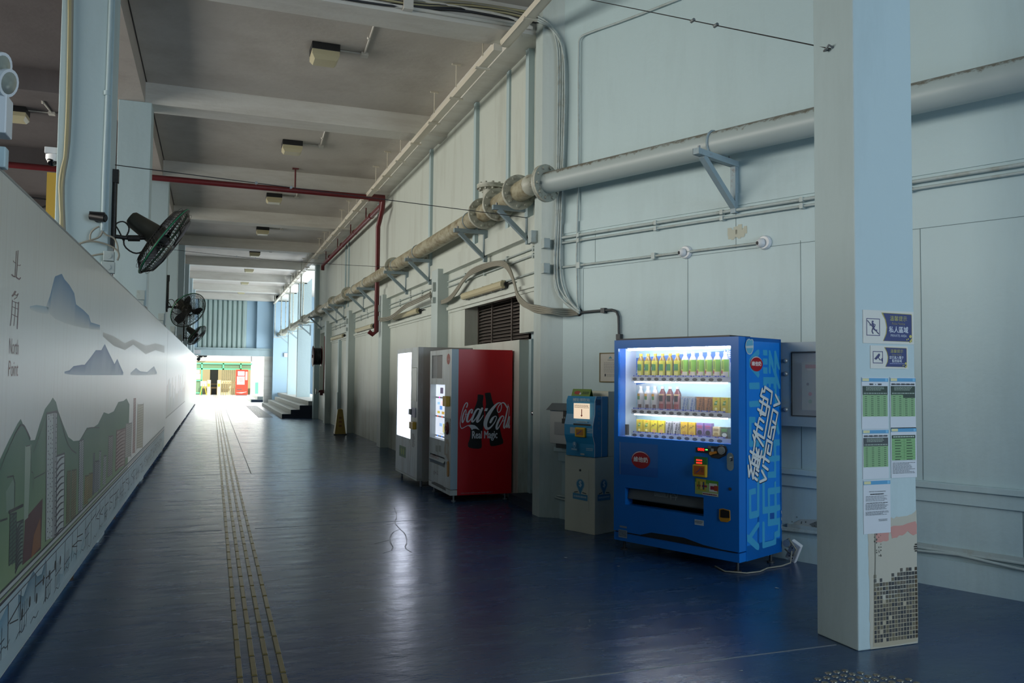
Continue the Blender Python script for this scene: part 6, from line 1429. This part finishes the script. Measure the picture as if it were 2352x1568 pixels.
brush(2.14, 2.755, .10, .06, 'a0a594')
tag(B.build('wall_patch'), 'brushed greyish paint patch on the near wall under the big bracket', 'wall patch')

# ---------------------------------------------------------------- ceiling cable bundle on the first beam
t = thing('beam_cables', 'bundle of yellow and black cables strapped along the first ceiling beam', 'cable', (0, 0, 0))
base = [(735, -22), (860, 0), (960, 14), (1060, 17), (1150, 30), (1200, 42), (1225, 47), (1250, 55), (1268, 72), (1282, 92)]
for k_, (dz, m_) in enumerate(((0, M_CABLEY), (.022, M_CABLEY), (.044, M_CABLE), (-.022, M_CABLEK), (-.042, M_CABLEK), (.06, M_CABLEY), (.012, M_CABLEK))):
    mb = MB(); pts = [ony(x, y-2, 8.27) for x, y in base]
    pts = [ (p if p.x < 3.2 else Vector((p.x, 8.27-(p.x-3.2)*.7, p.z)))+Vector((0, 0, dz+.012*math.sin(i*1.7+k_))) for i, p in enumerate(pts)]; mb.tube(pts, .014, 6, smooth=1); mb.build('cable', m_, t)
t = thing('beam_conduits', 'pair of painted conduits clipped along the face of the first ceiling beam', 'conduit', (0, 0, 0))
for off, bend in ((0, 1), (.10, .82)):
    z0 = 5.31+off; mb = MB(); mb.tube([(-1, 8.275, z0), (2.9*bend+.25, 8.275, z0), (3.05, 8.27, z0-.03 if off else z0), (3.22, 8.27, 5.31)], .02, 8, smooth=1); mb.build('conduit', M_BEAM, t)
mb = MB(); p = ony(940, 5, 8.2); mb.box(p.x-.05, 8.22, p.z-.06, p.x+.05, 8.3, p.z+.07); mb.build('box', M_BEAM, t)

# steel wires spanning the corridor
def wire(name, label, a, b, sag=.05):
    a, b = Vector(a), Vector(b); t = thing(name, label, 'wire', (0, 0, 0)); mb = MB()
    mb.tube([a.lerp(b, k_/8)-Vector((0, 0, sag*4*(k_/8)*(1-k_/8))) for k_ in range(9)], .0042, 5); mb.build('strand', M_CABLEK, t)
    mb = MB(); 
    for f_ in (.3, .38): p = a.lerp(b, f_)-Vector((0, 0, sag*4*f_*(1-f_))); mb.cyl(p-Vector((.0, .02, 0)), p+Vector((.0, .02, 0)), .014, 6)
    mb.build('turnbuckle', M_GREY, t); return t
pa = onx(1908, 112, PX0); wire('span_wire', 'slack steel wire running from the square pillar up and away over the corridor', pa, onp(1310, -10, (0, 7.9, 0), (0, 1, 0)), .0)
mb = MB(); mb.tube([pa+Vector((-.0, -.02, 0)), pa+Vector((-.03, -.02, .01)), pa+Vector((-.03, .02, -.01)), pa+Vector((0, .02, 0))], .007, 6); tag(mb.build('wire_anchor', M_GREY), 'small bolt anchoring the wire high on the square pillar', 'anchor')
wire('span_wire', 'thin wire crossing the corridor below the red pipe to the large flanges', (COLX(8.4), 8.35, ony(268, 379, 8.35).z), onx(1210, 500, 3.3), .0)
wire('span_wire', 'second thin wire, crossing farther down past the second fan', (COLX(17), 17.2, 3.9), onx(940, 615, 3.3), .05)

# ---------------------------------------------------------------- wet floor cone
t = thing('wet_floor_cone', 'brown-yellow four-sided wet floor cone standing by the far wall', 'cone', (3.03, 20.85, 0))
mb = MB(); mb.frus(-.14, -.13, 0, .14, .13, .63, .08, .075); mb.build('body', paint('cone_faded_yellow', '8f7a34', '6d5f30', .4, .45, bump=0), t, .006)
mb = MB(); mb.box(-.16, -.15, 0, .16, .15, .025); mb.build('base', M_DGREY, t)
B = Art((0, -.131, 0), (1, 0, 0), (0, .125, 1), t)
for z_ in (.2, .3, .4): B.rect(-.035, z_, .035, z_+.05, '6a4022', 3)
B.build('warning_print', t)
mb = MB(); mb.box(-.03, -.03, .5, .03, -.0, .56) if False else mb.tube([(-.05, -.065, .62), (0, -.07, .65), (.05, -.065, .62)], .008, 6); mb.build('handle', M_YEL, t)
t = thing('conduit_box', 'narrow blue-grey boxed duct running up the far wall just behind the wet floor cone', 'duct', (3.45, 23.6, 0))
mb = MB(); mb.box(-.1, 0, 0, 0, .2, 1.0); mb.box(-.08, .02, 1.0, 0, .22, 2.5); mb.build('duct', M_BLUE, t)

# ---------------------------------------------------------------- left column fittings
xc = COLX(8.0)
t = thing('column_cables', 'yellowed cables tied in bunches down the left edge of the nearest left column', 'cable', (0, 0, 0))
for k_, (x0, m_) in enumerate(((158, M_CABLEY), (162, M_CABLEY), (165, M_CABLE), (160, M_CABLEY))):
    pts = [ony(x0+dx, y, 7.97) for dx, y in ((1, -20), (1-k_*.5, 60), (-1, 150), (-3, 250), (-8, 350), (-12-k_*3, 400), (-17-k_*2, 440), (-18+k_, 560))]
    mb = MB(); mb.tube(pts, .013, 6, smooth=1); mb.build('cable', m_, t)
tc = thing('column_conduit', 'painted conduit running down the face of the nearest left column', 'conduit', (0, 0, 0))
mb = MB(); mb.tube([ony(x, y, 7.98) for x, y in ((256, -20), (250, 150), (240, 400), (236, 530))], .018, 8); mb.cyl(ony(246, 214, 7.98)+Vector((0, 0, -.02)), ony(246, 214, 7.98)+Vector((0, 0, .02)), .027, 10); mb.build('conduit', M_BLUE, tc)
t = thing('loose_cables', 'loose grey cables looping across the nearest left column above the mural', 'cable', (0, 0, 0))
for pts in ([(236, 530), (230, 545), (205, 552), (184, 558), (170, 575)], [(236, 532), (245, 540), (262, 545), (270, 560), (272, 580)], [(180, 560), (210, 552), (245, 560), (268, 572), (275, 585), (270, 598)], [(207, 550), (208, 535), (218, 525), (228, 520)], [(200, 590), (225, 584), (240, 583)]):
    mb = MB(); mb.tube([ony(x, y, 7.94) for x, y in pts], .008, 5, smooth=2); mb.build('cable', M_CABLE, t)
for (x0, y0, x1, y1), lb in (((238, 576, 262, 600), 'upper white switch box on the nearest left column'), ((233, 600, 263, 628), 'lower larger white switch box on the nearest left column')):
    a = ony(x0, y0, 7.95); b = ony(x1, y1, 7.95); t = thing('switch_box', lb, 'switch box', (a.x, 7.93, b.z))
    mb = MB(); mb.box(0, 0, 0, b.x-a.x, .07, a.z-b.z); mb.build('box', M_CONDUIT, t, .005)
    mb = MB(); mb.lathe([(.025, 0), (.025, .006)], ((b.x-a.x)/2, 0, (a.z-b.z)/2), (0, -1, 0), 14); mb.build('cover', M_CONDUIT, t)
for i, (y, lb) in enumerate(((12.35, 'second'), (16.9, 'third'), (21.3, 'fourth'), (25.7, 'fifth'))):
    t = thing('switch_box', 'small pale switch boxes just above the hoarding on the %s left column' % lb, 'switch box', (COLX(y)-.12, y-.05, 2.36))
    mb = MB(); mb.box(0, 0, .13, .1, .06, .26); mb.build('upper_box', M_CONDUIT, t); mb = MB(); mb.box(-.04, 0, 0, .09, .06, .12); mb.build('lower_box', M_CONDUIT, t)
    mb = MB(); mb.tube([(-.3, .03, .1), (-.1, .03, .12), (.0, .03, .1)], .008, 5); mb.tube([(.09, .03, .05), (.14, .03, .02), (.13, .03, -.05), (.08, .03, -.06)], .006, 5, smooth=1); mb.build('cable', M_CABLE, t)
a = ony(222, 498, 7.9); t = thing('bullet_camera', 'small black bullet camera on the face of the nearest left column', 'camera', (a.x, 7.99, a.z))
mb = MB(); mb.cyl((-.0, 0, 0), (.0, -.05, 0), .035, 14); mb.build('mount', M_BLACK, t)
mb = MB(); mb.cyl((-.05, -.06, .01), (.07, -.11, -.01), .035, 14); mb.box(-.055, -.12, .025, .065, -.05, .04); mb.build('housing', M_BLACK, t)
mb = MB(); mb.cyl((.068, -.109, -.01), (.078, -.113, -.012), .026, 14); mb.build('lens', M_DGREY, t)
# emergency lamp unit at the left edge
a = ony(0, 215, 4.0); b = ony(13, 305, 4.0)
t = thing('emergency_light', 'white twin-lamp emergency light cut off by the left edge of the view', 'emergency light', (b.x-.3, 4.06, b.z))
mb = MB(); hz = a.z-b.z; mb.prism([(0, 0), (.3, .0), (.3, hz), (.26, hz+.03), (0, hz+.03)], (0, -.06, 0), (1, 0, 0), (0, 0, 1), (0, 1, 0), .12); mb.build('case', M_WHITE, t, .005)
lp = ony(17, 190, 4.0)
for p in (lp-t.location, ony(2, 152, 4.0)-t.location):
    ax = Vector((.85, -.35, -.25)); mb = MB(); mb.lathe([(.02, -.07), (.045, -.05), (.06, 0), (.06, .008)], p, ax, 20); mb.build('lamp_housing', M_WHITE, t)
    mb = MB(); mb.lathe([(.053, .006), (.03, .014), (.01, .016)], p, ax, 20); mb.build('lamp_glass', mat('lamp_glass', '8f948c', .15, .3), t)
    mb = MB(); mb.cyl(p-ax.normalized()*.05, Vector((p.x-.06, p.y, hz+.02)), .012, 8); mb.build('stem', M_GREY, t)
a = ony(0, 335, 4.02); b = ony(12, 384, 4.02); t = thing('switch_box', 'pale blue box below the emergency light at the left edge of the view', 'switch box', (b.x-.1, 4.02, b.z))
mb = MB(); mb.box(0, 0, 0, .1, .06, a.z-b.z); mb.build('box', M_BLUE, t, .006)
# dome camera on its arm
a = ony(95, 326, 7.9); t = thing('dome_camera', 'white dome camera on a short arm reaching left from the nearest left column', 'camera', (a.x, 8.1, a.z))
mb = MB(); mb.box(0, -.06, -.055, .3, .06, .0); mb.build('arm', M_WHITE, t, .004)
mb = MB(); mb.lathe([(.075, 0), (.075, -.03), (.06, -.06)], (.075, 0, -.06), (0, 0, 1), 20); mb.build('base', M_WHITE, t)
mb = MB(); mb.sphere((.06, -.02, -.115), .045, 16, 10); mb.build('dome', mat('dome_black_gloss', '101114', .05), t)
# yellow post in the hall
a = ony(108, 395, 11); b = ony(131, 395, 11); mb = MB(); mb.box(a.x, 11, 0, b.x+.03, 11.12, a.z); tag(mb.build('yellow_post', M_YPOST), 'yellow painted steel post in the dark hall behind the mural', 'post')
tubes('hall_cables', 'dark cables slung low under the hall ceiling behind the mural', 'cable', [[ony(x, y, 13) for x, y in ((30, 448), (66, 452), (85, 455), (110, 458))], [ony(x, y, 12) for x, y in ((92, 478), (108, 472))]], .012, M_BLACK)

# ---------------------------------------------------------------- far end beyond the doorway
YE = 63.0
mb = MB(); mb.box(-6, YE+6, 0, 14, YE+6.2, 6); mb.box(2.65, YE+.1, 0, 14, YE+.3, 5); mb.box(-6, YE+.1, 2.45, 2.7, YE+.3, 5); struct('wall_yard', mb, mat('yard_wall_white', 'd6d8d4', .6))
mb = MB(); mb.box(-1.6, 44.4, 0, -1.4, YE, 5); struct('wall_yard_left', mb, mat('yard_wall_white', 'd6d8d4', .6))
t = thing('gate_screen', 'green framed screen with glazed top panels closing the far end', 'gate', (-1.3, YE, 0))
gw = 4.05
mb = MB()
for z in (1.83, 2.22): mb.box(0, -.05, z, gw if z > 2 else 3.95, .05, z+.1)
for x in (0.0, .55, 2.0, 3.2): mb.box(x, -.05, 0 if x < 1 else 1.83, x+.1, .05, 2.3)
mb.box(0, -.05, .10, .6, .05, .2); mb.box(0, -.05, 1.0, .6, .05, 1.1); mb.build('frame', M_GREEN, t)
mb = MB(); mb.box(.1, 0, 1.93, 3.95, .02, 2.22); mb.box(.1, 0, .2, .55, .02, 1.0); mb.build('glazing', mat('gate_glass_green', '5c7458', .15), t)
mb = MB(); mb.box(.15, -.03, 1.55, .45, -.01, 1.78); mb.box(.1, -.03, 1.15, .5, -.01, 1.5); mb.build('notices', M_WHITE, t)
for k_ in range(2):
    tt = thing('turnstile_post', ['left', 'right'][k_]+' cream turnstile post with orange mark in the far gateway', 'turnstile', (-.2+.68*k_, YE-.3, 0))
    mb = MB(); mb.box(-.12, -.1, 0, .12, .5, 1.08); mb.build('body', mat('turnstile_cream', 'b4a88a', .4), tt, .01)
    mb = MB(); mb.box(-.07, -.115, .62, .07, -.1, .82); mb.build('mark', mat('mark_orange', 'd8902a', .5), tt)
mb = MB(); mb.box(-.1, YE+1.5, .45, .4, YE+2, .55); mb.box(-.1, YE+1.5, .75, .4, YE+1.55, .8); mb.box(-.1, YE+1.5, 0, -.02, YE+1.9, .45); mb.box(.32, YE+1.5, 0, .4, YE+1.9, .45); tag(mb.build('bench', mat('bench_wood', '8a6f48', .6)), 'low wooden bench glimpsed between the turnstile posts', 'bench')
t = thing('folding_gate', 'pale steel railing with thin bars right of the turnstile', 'railing', (.62, YE-.2, 0))
mb = MB()
for i in range(7): mb.box(i*.16, 0, 0, i*.16+.025, .03, .95)
mb.build('bars', mat('rail_cream', 'b8a878', .5), t)
mb = MB(); mb.box(0, 0, .9, .99, .03, .95); mb.box(0, 0, .45, .99, .03, .48); mb.build('rails', mat('rail_cream', 'b8a878', .5), t)
t = thing('folding_sign', 'small white sign on yellow folding legs at the left of the far gateway', 'sign', (-.56, YE-.6, 0))
mb = MB(); mb.box(-.2, -.05, .65, .2, -.02, 1.0); mb.build('board', M_WHITE, t)
mb = MB(); 
for x in (-1, 1): mb.bar((x*.22, -.2, 0), (0, 0, 1.05), .03, .03); mb.bar((x*.22, .2, 0), (0, 0, 1.05), .03, .03)
mb.build('legs', M_YEL, t)
mb = MB(); mb.box(-.15, YE+2.2, 0, .42, YE+2.3, 2.3); tag(mb.build('inner_door', mat('inner_door_dark', '3a3832', .6)), 'dark doorway far behind the turnstile posts', 'door')
mb = MB(); mb.box(-1.2, YE+3.2, 0, 4, YE+3.3, 3.0); tag(mb.build('inner_wall', mat('inner_wall_beige', '9a8e68', .7)), 'beige wall of the lobby behind the far gateway', 'wall')
mb = MB()
for i in range(8): mb.box(.66+i*.14, YE+1.0, 0, .66+i*.14+.11, YE+1.06, 2.3)
tag(mb.build('ribbed_screen', mat('ribbed_cream', 'c2b78e', .6)), 'cream ribbed panel lit by a diagonal of sunlight behind the railing', 'panel')
# far red machine
t = thing('vending_machine', 'small bright red vending machine in sunlight at the far end', 'vending machine', (3.18, YE-.95, 0), 0)
t.location = (ony(541, 900, YE-.9).x, YE-.9, 0)
fw = ony(569, 900, YE-.9).x-t.location.x
mb = MB(); mb.box(0, 0, .05, fw, .7, 1.85); mb.build('cabinet', mat('far_machine_red', 'c8321f', .4), t)
B = Art((0, 0, 0), (1, 0, 0), (0, 0, 1), t)
B.eps = .003
B.rect(fw*.15, 1.42, fw*.7, 1.72, '9ac0e0', 1); B.rect(fw*.1, .78, fw*.72, 1.35, 'd8dad8', 1); B.rect(fw*.78, 1.1, fw*.95, 1.7, 'e8a090', 1); B.lines(fw*.2, .95, fw*.62, 1.25, 3, '9a6a60', 2, .5, .2); B.rect(fw*.1, .38, fw*.5, .48, '5a3a34', 1); B.poly([(0.02, .2), (fw*.5, .16), (fw*.95, .26), (fw*.5, .22)], 'e8e0dc', 1); B.build('printed_front', t)
mb = MB(); mb.box(.05, .05, 0, fw-.05, .65, .05); mb.build('plinth', M_DGREY, t)
mb = MB(); mb.box(ony(590, 870, 55).x-.1, 55, 0, ony(594, 870, 55).x, 55.05, 1.0); tag(mb.build('green_bin', mat('bin_green', '4f9a78', .5)), 'small green bin half hidden beside the low steps beyond the doorway', 'bin')
mb = MB(); mb.box(2.55, YP-.5, 0, 2.56, YP-.49, .01) 
# portal fittings
for (x, y, w_, h_), lb in (((147, 0, 0, 0), 'left'),):
    a = ony(444, 803, YP-.12); mb = MB(); mb.box(a.x, YP-.2, a.z-.2, a.x+.35, YP-.1, a.z); tag(mb.build('emergency_light', M_WHITE), 'small white box at the left end of the far doorway beam', 'box')
a = ony(651, 811, YP-.12); mb = MB(); mb.box(a.x, YP-.56, a.z-.2, a.x+.25, YP-.46, a.z); tag(mb.build('emergency_light', M_WHITE), 'small white box at the right end of the far doorway beam', 'box')
tubes('conduit_run', 'thin conduit along the top of the far doorway beam', 'conduit', [[(-.8, YP-.13, 2.74), (2.8, YP-.13, 2.74)]], .02, M_BLUE)
# painted window recess near the hose reel
mb = MB(); mb.box(3.62, 26.6, 1.0, 3.66, 28.6, 2.9); tag(mb.build('blocked_window', M_PANEL), 'blocked-up window recess under the hose reel', 'window')
